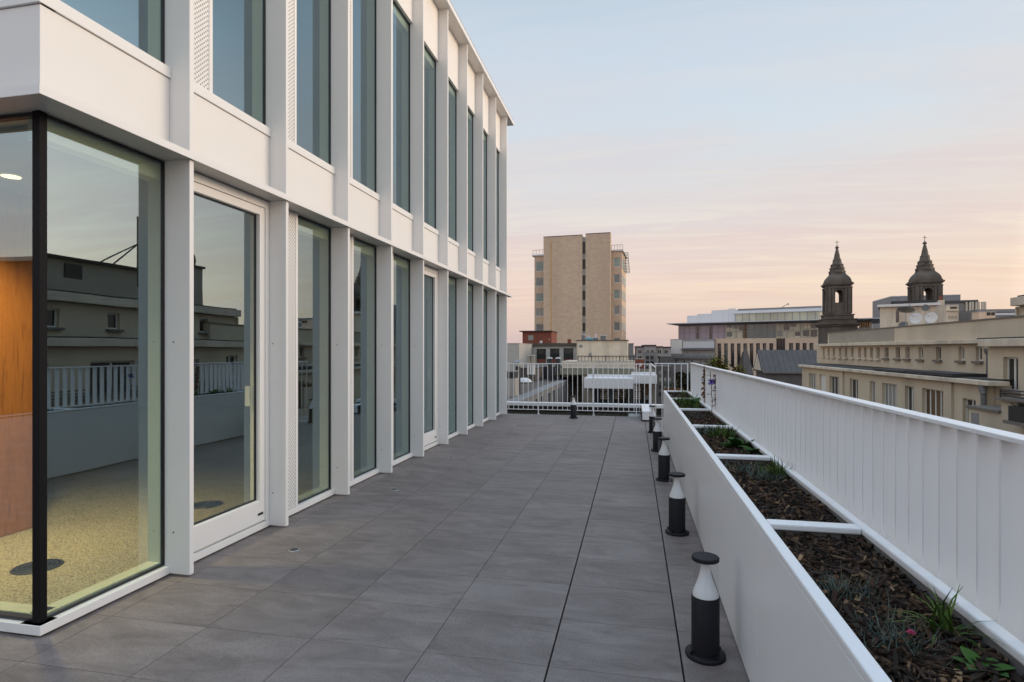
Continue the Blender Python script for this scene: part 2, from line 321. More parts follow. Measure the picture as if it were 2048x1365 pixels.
class Fac:
    """A vertical facade plane: s runs left to right along it, out points towards the viewer."""
    def __init__(s, px0, z0, head=None, O=None):
        s.O = P(px0, YH, z0).xy if O is None else Vector(O)
        s.u = Vector((math.cos(head), math.sin(head))); s.n = Vector((s.u.y, -s.u.x))
    def s(s, px, out=0):
        k = (px - 1024) / F; O = s.O + s.n * out; a = O.x * CT + O.y * ST; b_ = s.u.x * CT + s.u.y * ST; c = -O.x * ST + O.y * CT; d = -s.u.x * ST + s.u.y * CT
        return (k * c - a) / (b_ - k * d)
    def Z(s, px, py, out=0):
        p = s.O + s.u * s.s(px, out) + s.n * out
        return H + (YH - py) / F * depth(p.x, p.y)
    def xy(s, a, o=0): return s.O + s.u * a + s.n * o
    def pt(s, a, o, z): q = s.xy(a, o); return (q.x, q.y, z)
    def box(s, mb, a0, a1, o0, o1, z0, z1):
        return mb.hexa([s.pt(a0, o1, z0), s.pt(a1, o1, z0), s.pt(a1, o0, z0), s.pt(a0, o0, z0), s.pt(a0, o1, z1), s.pt(a1, o1, z1), s.pt(a1, o0, z1), s.pt(a0, o0, z1)])
    def rect(s, x0, y0, x1, y1, out=0):
        xm = (x0 + x1) / 2
        return s.s(x0, out), s.s(x1, out), s.Z(xm, y1, out), s.Z(xm, y0, out)
    def wall(s, mb, a0, a1, z0, z1, holes=(), out=0, dep=.25):
        A = sorted({a0, a1, *[v for h in holes for v in h[:2]]}); Zs = sorted({z0, z1, *[v for h in holes for v in h[2:]]})
        A = [v for v in A if a0 - 1e-6 <= v <= a1 + 1e-6]; Zs = [v for v in Zs if z0 - 1e-6 <= v <= z1 + 1e-6]
        for i in range(len(A) - 1):
            for j in range(len(Zs) - 1):
                am, zm = (A[i] + A[i + 1]) / 2, (Zs[j] + Zs[j + 1]) / 2
                if any(h[0] < am < h[1] and h[2] < zm < h[3] for h in holes): continue
                mb.quad(s.pt(A[i], out, Zs[j]), s.pt(A[i + 1], out, Zs[j]), s.pt(A[i + 1], out, Zs[j + 1]), s.pt(A[i], out, Zs[j + 1]))
        i_ = out - dep
        for h0, h1, k0, k1 in holes:
            mb.quad(s.pt(h0, out, k0), s.pt(h0, out, k1), s.pt(h0, i_, k1), s.pt(h0, i_, k0)); mb.quad(s.pt(h1, out, k0), s.pt(h1, i_, k0), s.pt(h1, i_, k1), s.pt(h1, out, k1))
            mb.quad(s.pt(h0, out, k0), s.pt(h0, i_, k0), s.pt(h1, i_, k0), s.pt(h1, out, k0)); mb.quad(s.pt(h0, out, k1), s.pt(h1, out, k1), s.pt(h1, i_, k1), s.pt(h0, i_, k1))
        mb.quad(s.pt(a0, out, z0), s.pt(a0, out, z1), s.pt(a0, i_, z1), s.pt(a0, i_, z0)); mb.quad(s.pt(a1, out, z0), s.pt(a1, i_, z0), s.pt(a1, i_, z1), s.pt(a1, out, z1))
        mb.quad(s.pt(a0, out, z1), s.pt(a1, out, z1), s.pt(a1, i_, z1), s.pt(a0, i_, z1))
        return mb
    def window(s, root, h, out, bars=1, pane='pane_dark', frame='window_white', fw=.05, trans=(), label=None):
        """frame mesh with its pane as a child; h = (s0, s1, z0, z1); out = face of the frame"""
        a0, a1, z0, z1 = h; mb = MB()
        s.box(mb, a0, a0 + fw, out - .06, out, z0, z1); s.box(mb, a1 - fw, a1, out - .06, out, z0, z1)
        s.box(mb, a0 + fw, a1 - fw, out - .06, out, z0, z0 + fw); s.box(mb, a0 + fw, a1 - fw, out - .06, out, z1 - fw, z1)
        for k in range(1, bars):
            a = a0 + (a1 - a0) * k / bars; s.box(mb, a - fw * .6, a + fw * .6, out - .06, out + .005, z0 + fw, z1 - fw)
        for tz in trans:
            s.box(mb, a0 + fw, a1 - fw, out - .058, out - .003, z0 + (z1 - z0) * tz - fw * .4, z0 + (z1 - z0) * tz + fw * .4)
        w_ = mb.build('window', frame, root)
        if label: w_['label'] = label
        g = MB(); s.box(g, a0 + fw * .5, a1 - fw * .5, out - .045, out - .03, z0 + fw * .5, z1 - fw * .5); g.build('pane', pane, w_)
        return w_
GZ = -18.0

# ================================================================== the setting underfoot
tag(MB().box(-1500, 1500, -300, 2500, GZ - 1, GZ).build('ground', 'ground'), kind='structure')
tag(MB().box(1.6, 12.4, -60, 200, GZ, GZ + .004).build('street', 'street'), kind='structure')
TX0, TX1, TY0, TY1 = -2.985, 1.0, -3.0, 12.75
tag(MB().box(-14, 1.3, -8, 13.45, GZ, -.04).build('terrace_slab', 'slab_edge'), kind='structure')
xs = [.216 + .6 * k for k in range(-22, 3)]; ys = [2.61 + .468 * k for k in range(-22, 23)]
tb = MB(); tb.box(-13.6, 1.02, -7.9, TY1 - .012, -.045, -.026)
tag(tb.build('joint_bed', 'joint'), kind='structure')
pv = MB()
for i in range(len(xs) - 1):
    gl_, gr_ = [.0045 if abs(x - .216) < .01 or abs(x + .384) < .01 else .0018 for x in (xs[i], xs[i + 1])]
    x0, x1 = xs[i] + gl_, min(xs[i + 1] - gr_, 1.0)
    if x0 > 1: continue
    for j in range(len(ys) - 1):
        y0, y1 = ys[j] + .0013, min(ys[j + 1] - .0013, TY1)
        if y0 > TY1 - .02 or (x1 < -3.2 and y0 > 2.6): continue
        pv.box(x0, x1, y0, y1, -.025, 0)
tag(pv.build('terrace_paving', 'paving'), kind='structure')

# ================================================================== the white office building
FY = [3.191 + 1.0364 * i for i in range(10)]          # far edge of each fin
FT = .036; XF, XP, XG = -2.767, -2.915, -2.965        # fin face, sill plane, glass
CY = 2.33                                             # the corner
YE = 13.02; ZC, ZE = 2.664, 6.635
ob = thing('office_building', 'white metal office building with tall glass bays between thin fins and flat eaves', 'building', (XP, CY, 0))
NF = len(FY)
for i, y in enumerate(FY):
    MB().box(-3.0, XF, y - FT, y, .014, ZC).build('fin', 'white_metal', ob, bevel=.003)
    MB().box(-3.0, XF, y - FT, y, ZC + .042, ZE).build('fin', 'white_metal', ob, bevel=.003)
    for z in (.28, 1.5):
        MB().tube((XP + .028, y - FT, z), (XP + .028, y - FT - .003, z), .005, n=8).build('fin_screw', 'screw', ob)
# canopy between the floors, its corner turned along the return wall
def ledge(z0, z1, xo, yo, name, tip):
    mb = MB(); xi, yi = -3.12, CY + .2
    mb.hexa([(xi, yi, z0), (xo, yo, z0), (xo, YE, z0), (xi, YE - tip, z0), (xi, yi, z1), (xo, yo, z1), (xo, YE, z1), (xi, YE - tip, z1)])
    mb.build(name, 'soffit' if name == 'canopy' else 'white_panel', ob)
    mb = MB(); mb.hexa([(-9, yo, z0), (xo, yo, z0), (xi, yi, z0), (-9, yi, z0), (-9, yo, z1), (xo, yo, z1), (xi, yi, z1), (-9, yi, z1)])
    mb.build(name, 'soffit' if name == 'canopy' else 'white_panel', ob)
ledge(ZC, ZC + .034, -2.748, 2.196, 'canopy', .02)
MB().box(-2.748, -2.7425, 2.19, YE, ZC - .003, ZC + .042).build('canopy_edge', 'white_metal', ob)
MB().box(-9, -2.7485, 2.1905, 2.1955, ZC - .003, ZC + .042).build('canopy_edge', 'white_metal', ob)
ledge(ZE, ZE + .06, -2.722, 2.17, 'eaves', .02)
MB().box(-2.722, -2.715, 2.163, YE, ZE - .004, ZE + .075).build('eaves_edge', 'white_metal', ob)
MB().box(-13, -2.73, 2.2, YE - .05, ZE + .062, ZE + .12).build('roof', 'slab_edge', ob)
# sill strip, spandrels, window strips
def starts(i): return (CY if i == 0 else FY[i - 1], FY[i] - FT)
for i in range(NF):
    a, b = starts(i)
    MB().box(-3.05, XP, a + .0005, b - .0005, .012, .062).build('sill', 'white_metal', ob, bevel=.003)
    MB().box(-3.0, XP, a + .001, b - .001, ZC + .045, 3.186).build('spandrel', 'white_panel', ob, bevel=.002)
    MB().box(-3.0, XP + .012, a + .001, b - .001, 3.190, 3.258).build('window_ledge', 'white_metal', ob, bevel=.003)
    MB().box(-3.0, XP, a + .001, b - .001, 5.845, ZE - .002).build('head_panel', 'white_panel', ob, bevel=.002)
MB().box(-9, XP - .0005, CY, CY + .1, .012, .062).build('sill', 'white_metal', ob, bevel=.003)
MB().box(-9, XP - .0005, CY, CY + .08, ZC + .045, 3.186).build('spandrel', 'white_panel', ob, bevel=.002)
MB().box(-9, XP + .0115, CY - .012, CY + .08, 3.190, 3.258).build('window_ledge', 'white_metal', ob, bevel=.003)
MB().box(-13, -3.01, CY + .1, 12.5, -.04, .011).build('footing', 'slab_edge', ob)
def glazing(a, b, z0, z1, g=.013):
    fr = MB(); x0, x1 = XG - .009, XG + .012
    fr.box(x0, x1, a, a + g, z0, z1); fr.box(x0, x1, b - g, b, z0, z1); fr.box(x0, x1, a + g, b - g, z0, z0 + g); fr.box(x0, x1, a + g, b - g, z1 - g, z1)
    wn = fr.build('window', 'gasket', ob)
    MB().box(XG - .004, XG + .004, a + g * .6, b - g * .6, z0 + g * .6, z1 - g * .6).build('pane', 'glass', wn)
    ins = MB(); h = .05                      # pale lining seen through the glass
    ins.box(XG - .105, XG - .014, b - .012, b + .03, z0, z1); (ins.box(XG - .105, XG - .014, a - .03, a + .012, z0, z1) if a > CY + .1 else None)
    ins.box(XG - .105, XG - .014, a + .012, b - .012, z0 - .004, z0 + .02); ins.box(XG - .105, XG - .014, a + .012, b - .012, z1 - .12, z1 - .02)
    ins.build('reveal', 'jamb', wn)
def vent(a, b, z0, z1):
    MB().box(XP - .05, XP - .010, a + .002, b - .034, z0, z1).build('perforated_vent', 'perforated', ob)
    MB().box(XG - .01, XP - .004, b - .033, b, z0, z1).build('vent_frame', 'white_metal', ob, bevel=.003)
DOORS = (1, 5)
for i in range(NF):
    a, b = starts(i)
    # ground floor
    if i == 0: glazing(a + .05, b, .064, ZC - .006)
    elif i in DOORS:
        fr = MB(); x0, x1 = XG - .03, XP - .002; t_, z1 = .05, ZC - .008
        fr.box(x0, x1, a + .001, a + t_, .064, z1); fr.box(x0, x1, b - t_, b - .001, .064, z1); fr.box(x0, x1, a + t_, b - t_, z1 - t_ - .01, z1)
        d = fr.build('door', 'white_metal', ob, bevel=.002)
        lf = MB(); aa, bb, z0, zz = a + t_ + .004, b - t_ - .004, .075, z1 - t_ - .014; s_ = .062
        lf.box(x0, x1 - .006, aa, aa + s_, z0, zz); lf.box(x0, x1 - .006, bb - s_, bb, z0, zz); lf.box(x0, x1 - .006, aa + s_, bb - s_, z0, z0 + .17); lf.box(x0, x1 - .006, aa + s_, bb - s_, zz - s_, zz)
        lf.build('leaf', 'white_metal', d, bevel=.003)
        gk = MB(); g0, g1, h0, h1 = aa + s_, bb - s_, z0 + .17, zz - s_; q = .012
        k0, k1 = XG - .007, XG + .009; gk.box(k0, k1, g0, g0 + q, h0, h1); gk.box(k0, k1, g1 - q, g1, h0, h1); gk.box(k0, k1, g0 + q, g1 - q, h0, h0 + q); gk.box(k0, k1, g0 + q, g1 - q, h1 - q, h1)
        gk.build('gasket', 'gasket', d)
        MB().box(XG - .004, XG + .004, g0 + .006, g1 - .006, h0 + .006, h1 - .006).build('pane', 'glass', d)
        MB().box(x1 - .007, x1 - .001, bb - s_ - .025, bb - s_ + .035, z0 + .055, z0 + .073).build('drain_slot', 'gasket', d)
        hd = MB(); hd.box(x0 - .04, x0 - .001, g1 - .03, g1 - .01, 1.0, 1.16); hd.build('handle', 'white_metal', d)
        iv = MB(); iv.box(XG - .11, XG - .035, b - .03, b + .03, .064, z1); iv.build('reveal', 'jamb', d)
    else:
        vent(a, a + .375, .064, ZC - .006); glazing(a + .376, b, .064, ZC - .006)
    # upper floor
    if i == 0: glazing(a + .05, b, 3.262, 5.843)
    else: vent(a, a + .355, 3.262, 5.843); glazing(a + .356, b, 3.262, 5.843)
# corner post and the glass of the return wall
MB().box(-2.988, -2.942, CY + .018, CY + .06, .063, ZC - .002).build('corner_post', 'black_metal', ob, bevel=.003)
MB().box(-2.988, -2.942, CY + .018, CY + .06, 3.26, 5.845).build('corner_post', 'black_metal', ob, bevel=.003)
for z0, z1 in ((.064, ZC - .006), (3.262, 5.843)):
    fr = MB(); g = .016; y0, y1 = CY + .028, CY + .062
    fr.box(-6.2, -2.997, y0, y1, z0, z0 + g); fr.box(-6.2, -2.997, y0, y1, z1 - g, z1); fr.box(-6.22, -6.2, y0, y1, z0, z1)
    wn = fr.build('window', 'gasket', ob); MB().box(-6.19, -2.998, CY + .044, CY + .052, z0 + .01, z1 - .01).build('pane', 'glass', wn)
    MB().box(-6.19, -3.0, CY + .066, CY + .15, z0 - .002, z0 + .02).build('reveal', 'jamb', wn)
    MB().box(-9, -6.23, CY + .001, CY + .2, z0, z1).build('wall', 'white_panel', ob)
# rooms behind the glass
MB().box(-12.5, -3.02, CY + .16, 12.4, .012, .05).build('floor', 'speckled_floor', ob)
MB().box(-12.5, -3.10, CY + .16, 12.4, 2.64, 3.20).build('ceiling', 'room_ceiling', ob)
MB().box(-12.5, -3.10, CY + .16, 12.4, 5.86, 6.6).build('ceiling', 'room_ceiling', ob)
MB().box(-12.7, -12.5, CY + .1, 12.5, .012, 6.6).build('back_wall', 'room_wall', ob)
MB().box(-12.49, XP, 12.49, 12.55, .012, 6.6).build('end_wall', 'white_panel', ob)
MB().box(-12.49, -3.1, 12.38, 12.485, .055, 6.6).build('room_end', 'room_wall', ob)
MB().box(-4.95, -4.62, 2.55, 3.64, .052, 2.638).build('timber_pier', 'timber', ob, bevel=.004)
MB().box(-9.0, -8.8, 3.2, 6.5, .052, 2.638).build('partition', 'room_wall', ob)
for k, (lx, ly, lb) in enumerate(((-4.12, 3.10, 'round warm downlight in the ceiling behind the corner glass'),)):
    ll = thing('ceiling_light', lb, 'ceiling light', (lx, ly, 2.64))
    MB().lathe((lx, ly, 2.622), [(.056, 0), (.066, .003), (.066, .017)], 24).build('rim', 'lamp_rim', ll)
    MB().lathe((lx, ly, 2.617), [(.054, 0), (.054, .004)], 24).build('diffuser', 'lamp_glow', ll)
    ld = bpy.data.lights.new('downlight', 'SPOT'); lo = bpy.data.objects.new('downlight', ld); col.objects.link(lo); lo.parent = ll; lo.location = (0, 0, -.03)
    ld.energy = 520; ld.spot_size = R(112); ld.spot_blend = 1; ld.color = (1, .80, .46); ld.shadow_soft_size = .07
for lx, ly, lb in ((-3.76, 2.99, 'dark round floor grille by the black corner post'), (-3.77, 4.5, 'dark round floor grille behind the first glass door')):
    g = thing('floor_grille', lb, 'floor grille', (lx, ly, .05), 'round floor grilles indoors')
    MB().lathe((lx, ly, .0505), [(.137, 0), (.137, .003), (.13, .004)], 32).build('plate', 'grille', g)
    for r_ in (.03, .055, .08, .105, .128):
        MB().lathe((lx, ly, .0545), [(r_ - .007, 0), (r_ - .007, .003), (r_ + .003, .003), (r_ + .003, 0)], 32).build('ring', 'steel' if r_ < 0 else 'grille', g)

# ================================================================== floor lights in the paving
FLB = ('round steel floor light beside the first glass door, nearest of its row', 'round steel floor light in front of the third lower window bay',
       'round steel floor light near the second glass door', 'round steel floor light farthest along the facade')
for i, (px, py) in enumerate(((588, 1100.5), (789, 980.5), (903, 915.5), (970, 877))):
    p = onplane(px, py, 0)
    f_ = thing('floor_light', FLB[i], 'floor light', (p.x, p.y, 0), 'steel lights set in the paving')
    MB().lathe((p.x, p.y, .0005), [(.040, 0), (.040, .003), (.033, .004)], 24).build('rim', 'steel', f_)
    MB().lathe((p.x, p.y, .0046), [(.030, 0), (.03, .001)], 24).build('lens', 'grille', f_)

# ================================================================== bollard lights
def bollard(loc, label):
    b_ = thing('bollard_light', label, 'bollard light', (0, 0, 0), 'bollard lights along the terrace')
    MB().lathe((0, 0, .0005), [(.090, 0), (.092, .004), (.092, .015), (.088, .019), (.064, .021)], 40).build('base', 'bollard_dark', b_)
    bo = MB()
    for k in range(4):
        a = k * math.pi / 2 + .5; bo.lathe((.077 * math.cos(a), .077 * math.sin(a), .0205), [(.008, 0), (.008, .011), (.005, .013)], 8)
    bo.build('bolt', 'black_metal', b_)
    MB().lathe((0, 0, .0215), [(.064, 0), (.064, .262), (.062, .264)], 40).build('post', 'bollard_dark', b_)
    MB().lathe((0, 0, .287), [(.0595, 0), (.058, .012), (.0515, .03), (.0415, .055), (.033, .08), (.026, .105), (.0215, .13), (.0185, .15), (.0175, .165)], 36).build('reflector', 'cone_white', b_)
    tb_ = MB(); n = 36
    tb_.lathe((0, 0, .2875), [(.0605, 0), (.0605, .1655)], n); tb_.build('clear_tube', 'clear_tube', b_)
    MB().lathe((0, 0, .4535), [(.061, 0), (.063, .002), (.063, .016), (.060, .019)], 40).build('cap', 'bollard_dark', b_)
    b_.location = loc; WL[b_] = Vector(loc); return b_
BL = ('black bollard light with clear head, nearest beside the white planter', 'black bollard light beside the planter, second from the nearest', 'black bollard light beside the planter, third from the nearest',
      'black bollard light beside the planter, just behind the third', 'black bollard light farthest along the planter, beside the white post', 'black bollard light standing alone by the far railing')
bp = [(.331, 2.856), (.333, 4.72), (.327, 6.60), (.328, 8.48), (.322, 10.35)]
p = onplane(1147, 837, 0); bp.append((p.x, p.y))
b0 = bollard((bp[0][0], bp[0][1], 0), BL[0])
for q, lb in zip(bp[1:], BL[1:]): copy_tree(b0, (q[0], q[1], 0), lb, rz=rnd.uniform(0, 1.5))

# ================================================================== planter
PX0, PX1, PZ = .490, .905, .757
DIV = [-1.0, .95, 2.50, 4.02, 5.55, 7.08, 8.60, 10.12]
pl = thing('planter', 'long white metal planter box divided into bays of bark mulch', 'planter', (PX0, -1, 0))
for a, b in zip(DIV[:-1], DIV[1:]):
    MB().box(PX0, PX0 + .012, a + .0012, b - .0012, .012, PZ - .028).build('side_panel', 'white_rail', pl, bevel=.002)
MB().box(PX0 + .003, PX1 - .01, DIV[-1] - .012, DIV[-1], .012, PZ - .03).build('end_panel', 'white_rail', pl)
MB().box(PX1 - .012, PX1 - .002, DIV[0], DIV[-1] - .013, .012, PZ - .03).build('back_panel', 'white_rail', pl)
MB().box(PX0 + .02, PX0 + .03, DIV[0], DIV[-1] - .013, .3, PZ - .03).build('liner', 'concrete_grey', pl)
MB().box(PX1 - .03, PX1 - .02, DIV[0], DIV[-1] - .013, .3, PZ - .03).build('liner', 'concrete_grey', pl)
cap = MB(); cw = .040; zt, zb = PZ, PZ - .027
cap.box(PX0 - .001, PX0 + cw, DIV[0], DIV[-1], zb, zt); cap.box(PX1 - cw, PX1 - .001, DIV[0], DIV[-1], zb, zt)
cap.build('cap', 'white_rail', pl, bevel=.006)
for y in DIV[1:]:
    MB().box(PX0 + cw + .0005, PX1 - cw - .0005, y - .038, y + .030, zb + .0005, zt - .0008).build('divider', 'white_rail', pl, bevel=.006)
    MB().box(PX0 + .031, PX1 - .031, y - .012, y + .004, .5, zb).build('divider_sheet', 'concrete_grey', pl)
MB().box(PX0 + .012, PX1 - .03, DIV[0] + .02, DIV[-1] - .02, .2, .60).build('filling', 'soil', pl)
# mulch: one heap of chips per bay, nobody could count them
def chips(a, b, n, big):
    mb = MB(); nx, ny = 10, max(4, int((b - a) / .05)); hz = {}
    for j in range(ny + 1):
        for i in range(nx + 1):
            hz[i, j] = .690 + rnd.uniform(-.014, .014) + .012 * math.sin(j * .7 + i)
    g = [(PX0 + .032 + (PX1 - PX0 - .064) * i / nx, a + (b - a) * j / ny, hz[i, j]) for j in range(ny + 1) for i in range(nx + 1)]
    for _ in range(n):
        x = rnd.uniform(PX0 + .042, PX1 - .042); y = rnd.uniform(a + .01, b - .01); z = .690 + rnd.uniform(-.010, .026)
        l = rnd.choice((.008, .012, .015, .019, .026, .036)) * big * rnd.uniform(.7, 1.3); w_ = min(.008, l * rnd.uniform(.14, .42)); t = rnd.uniform(.002, .0055) * big
        l *= min(1, (min(x - PX0 - .03, PX1 - .03 - x) + .012) / l) if l > 0 else 1
        az = rnd.uniform(0, 6.28); ti = rnd.gauss(0, .35); ro = rnd.gauss(0, .45)
        mt = Matrix.Rotation(az, 3, 'Z') @ Matrix.Rotation(ti, 3, 'Y') @ Matrix.Rotation(ro, 3, 'X'); c = Vector((x, y, z))
        k1, k2 = rnd.uniform(.35, 1), rnd.uniform(.35, 1); bend = rnd.uniform(-.15, .15) * l
        pts = [(-l, -w_ * k1, -t), (l, -w_ * k2, -t), (l * .9, w_ * k2, -t), (-l * .95, w_ * k1, -t), (-l * .97, -w_ * k1, t), (l, -w_ * k2 * .8, t), (l * .85, w_ * k2, t), (-l, w_ * k1 * .9, t)]
        mb.hexa([c + mt @ Vector((q[0], q[1] + bend * (q[0] / l) ** 2, q[2])) for q in pts])
    o = mb.build('bark_mulch', 'chips', None, (PX0, a, .69)); tag(o, kind='stuff')
    so = MB(); so.add(g, [(j * (nx + 1) + i, j * (nx + 1) + i + 1, (j + 1) * (nx + 1) + i + 1, (j + 1) * (nx + 1) + i) for j in range(ny) for i in range(nx)], True)
    o = so.build('soil', 'soil', None, (PX0, a, .69)); tag(o, kind='stuff')
for (a, b), n, bg_ in zip(zip(DIV[1:-1], DIV[2:]), (6500, 4200, 2400, 1600, 1200, 1000), (.85, .9, 1, 1.05, 1.1, 1.1)):
    chips(a + .004, b - .012, n, bg_)
# plants in the planter
def blades(mb, c, n, ln, wd, spread, droop, seed, rise=.6):
    rr = random.Random(seed)
    for _ in range(n):
        az = rr.uniform(0, 6.283); el = rr.uniform(rise - .5, rise + .7); l = ln * rr.uniform(.55, 1.15); b = Vector(c) + Vector((rr.gauss(0, spread), rr.gauss(0, spread), 0))
        d = Vector((math.cos(az) * math.cos(el), math.sin(az) * math.cos(el), math.sin(el))); sd_ = Vector((-math.sin(az), math.cos(az), 0)); k = 3; pts = []
        p_ = b.copy()
        for s_ in range(k + 1):
            ww = wd * (1 - (s_ / k) ** 1.5) * .5 + wd * .06; pts += [p_ - sd_ * ww, p_ + sd_ * ww]; p_ = p_ + d * (l / k); d = (d + Vector((rr.gauss(0, .12), rr.gauss(0, .12), -droop))).normalized()
        o = len(mb.v); mb.v += [tuple(q) for q in pts]; mb.f += [(o + 2 * q, o + 2 * q + 1, o + 2 * q + 3, o + 2 * q + 2) for q in range(k)]; mb.sm += [False] * k
def leaf(mb, b, d, l, w_, bend=.25, nseg=5):
    d = Vector(d).normalized(); sd_ = d.cross(Vector((0, 0, 1)));  sd_ = sd_.normalized() if sd_.length > .01 else Vector((1, 0, 0)); up = sd_.cross(d); p_ = Vector(b); pts = []
    for s_ in range(nseg + 1):
        t = s_ / nseg; ww = w_ * math.sin(math.pi * min(1, t * .92 + .06)) ** .8 * .5; q = p_ + d * l * t - Vector((0, 0, bend * l * t * t)); pts += [q - sd_ * ww + up * ww * .3, q, q + sd_ * ww + up * ww * .3]
    o = len(mb.v); mb.v += [tuple(q) for q in pts]
    for s_ in range(nseg):
        for k in (0, 1): mb.f.append((o + 3 * s_ + k, o + 3 * s_ + k + 1, o + 3 * s_ + 4 + k, o + 3 * s_ + 3 + k)); mb.sm.append(True)
def petals(mb, c, r, n=6, tilt=.5):
    for k in range(n):
        a = k * 6.283 / n + .3; leaf(mb, c, (math.cos(a), math.sin(a), tilt), r, r * .95, .2, 3)
ZP = .692
def inside(mb):
    mb.v = [(min(max(x, PX0 + .034), PX1 - .034), y, z) if z < PZ + .004 else (min(max(x, PX0 + .012), PX1 - .01), y, z) for x, y, z in mb.v]
def tuft(name, label, cat, px, py, n, ln, wd, spread, droop, m_, rise=.6, group=None, seed=1, flower=None, stalks=0):
    p = onplane(px, py, ZP); t_ = thing(name, label, cat, (p.x, p.y, ZP), group)
    mb = MB(); blades(mb, (p.x, p.y, ZP), n, ln, wd, spread, droop, seed, rise); inside(mb); mb.build('leaves', m_, t_)
    if stalks:
        mb = MB(); rr = random.Random(seed + 5)
        for _ in range(stalks):
            a = rr.uniform(0, 6.28); q = Vector((p.x, p.y, ZP)); mb.tube(q, q + Vector((math.cos(a) * .06, math.sin(a) * .06, rr.uniform(.05, .1))), .0012, .0006, 5)
        mb.build('dry_stalks', 'stem', t_)
    if flower:
        f_ = onplane(flower[0], flower[1], ZP + .05); mb = MB(); petals(mb, (f_.x, f_.y, f_.z), flower[2], 7); petals(mb, (f_.x, f_.y, f_.z + .004), flower[2] * .7, 6, .9); mb.build('flower', flower[3], t_)
        mb = MB(); mb.tube((p.x, p.y, ZP), (f_.x, f_.y, f_.z), .0015, n=6); mb.build('stem', 'stem', t_)
    return t_
GR = 'grey leaved tufts in the planter'
tuft('grey_tuft', 'grey green spiky tuft without flowers in the nearest planter bay', 'plant', 1688, 1200, 340, .078, .0036, .042, .16, 'grey_leaf', .55, GR, 3, None, 5)
tuft('grey_tuft', 'grey green spiky tuft with one magenta flower in the nearest bay', 'plant', 1800, 1300, 340, .080, .0038, .045, .16, 'grey_leaf', .55, GR, 4, (1822, 1268, .013, 'magenta'), 8)
tuft('strap_leaf_plant', 'bright green arching strap leaved plant beside the magenta flower', 'plant', 1888, 1278, 44, .15, .0080, .012, .42, 'strap_leaf', .9, None, 5)
def rosette(label, px, py, n, ln, wd, seed, name='broad_leaf_plant'):
    p = onplane(px, py, ZP); t_ = thing(name, label, 'plant', (p.x, p.y, ZP), 'broad leaved plants in the planter'); mb = MB(); rr = random.Random(seed)
    for k in range(n):
        a = k * 6.283 / n + rr.uniform(-.3, .3); leaf(mb, (p.x, p.y, ZP), (math.cos(a), math.sin(a), rr.uniform(.25, 1.0)), ln * rr.uniform(.75, 1.15), wd * rr.uniform(.8, 1.1), rr.uniform(.1, .35))
    inside(mb); mb.build('leaves', 'broad_leaf', t_)
rosette('broad dark green leaves in the near corner of the nearest bay', 1968, 1352, 11, .080, .046, 2)
tuft('grey_tuft', 'small grey green tuft beside the green grass in the second bay', 'plant', 1528, 965, 320, .085, .0052, .045, .15, 'grey_leaf', .55, GR, 6)
tuft('grey_tuft', 'grey green tuft at the planter edge in the second bay', 'plant', 1492, 948, 320, .085, .0052, .05, .15, 'grey_leaf', .5, GR, 7)
tuft('strap_leaf_plant', 'bright green grassy clump in the middle of the second bay', 'plant', 1556, 958, 150, .125, .0085, .035, .16, 'strap_leaf', .85, None, 8)
rosette('broad green leaves leaning over the white divider of the second bay', 1506, 910, 11, .12, .065, 9)
rosette('broad green leaves against the railing side of the second bay', 1536, 916, 11, .12, .06, 10)
tuft('red_flower_plant', 'low red flowered plant behind the grey tufts of the second bay', 'plant', 1488, 929, 90, .05, .008, .035, .2, 'red_leaf', .6, None, 30)
tuft('grey_tuft', 'grey green tuft spilling over the planter edge in the third bay', 'plant', 1421, 871, 360, .11, .0075, .06, .15, 'grey_leaf', .5, GR, 11)
tuft('strap_leaf_plant', 'light green tuft left of centre in the third bay', 'plant', 1442, 878, 150, .13, .011, .05, .15, 'strap_leaf', .8, None, 12)
rosette('spreading green leafy plant at the railing side of the third bay', 1478, 898, 20, .17, .065, 13)
rosette('small leafy plant at the near edge of the third bay', 1463, 900, 13, .12, .06, 14)
tuft('grey_tuft', 'flat grey tuft with reddish leaves in the fourth bay', 'plant', 1402, 838, 240, .07, .006, .05, .18, 'grey_leaf', .4, GR, 15)
tuft('red_leaf_plant', 'patch of dark red leaves in the fourth bay', 'plant', 1416, 843, 80, .04, .01, .04, .2, 'red_leaf', .5, None, 16)
tuft('strap_leaf_plant', 'light green tuft at the far divider of the fourth bay', 'plant', 1380, 818.5, 120, .14, .013, .06, .15, 'strap_leaf', .8, None, 17)
rosette('leafy green plant in the fifth bay', 1386, 811, 24, .2, .08, 18)
tuft('strap_leaf_plant', 'green grassy tuft in the fifth bay', 'plant', 1371, 808, 130, .15, .014, .09, .15, 'strap_leaf', .8, None, 19)
tuft('ground_cover_plant', 'low brown and green cover filling the farthest bay', 'plant', 1350, 784, 420, .10, .012, .13, .15, 'brown_leaf', .6, None, 20)
tuft('strap_leaf_plant', 'green leaves at the near end of the farthest bay', 'plant', 1371, 791, 80, .11, .014, .06, .15, 'strap_leaf', .7, None, 21)
tuft('dry_tuft', 'dry grey tuft at the far end of the planter', 'plant', 1339, 773, 160, .12, .008, .07, .1, 'grey_leaf', .7, None, 22)
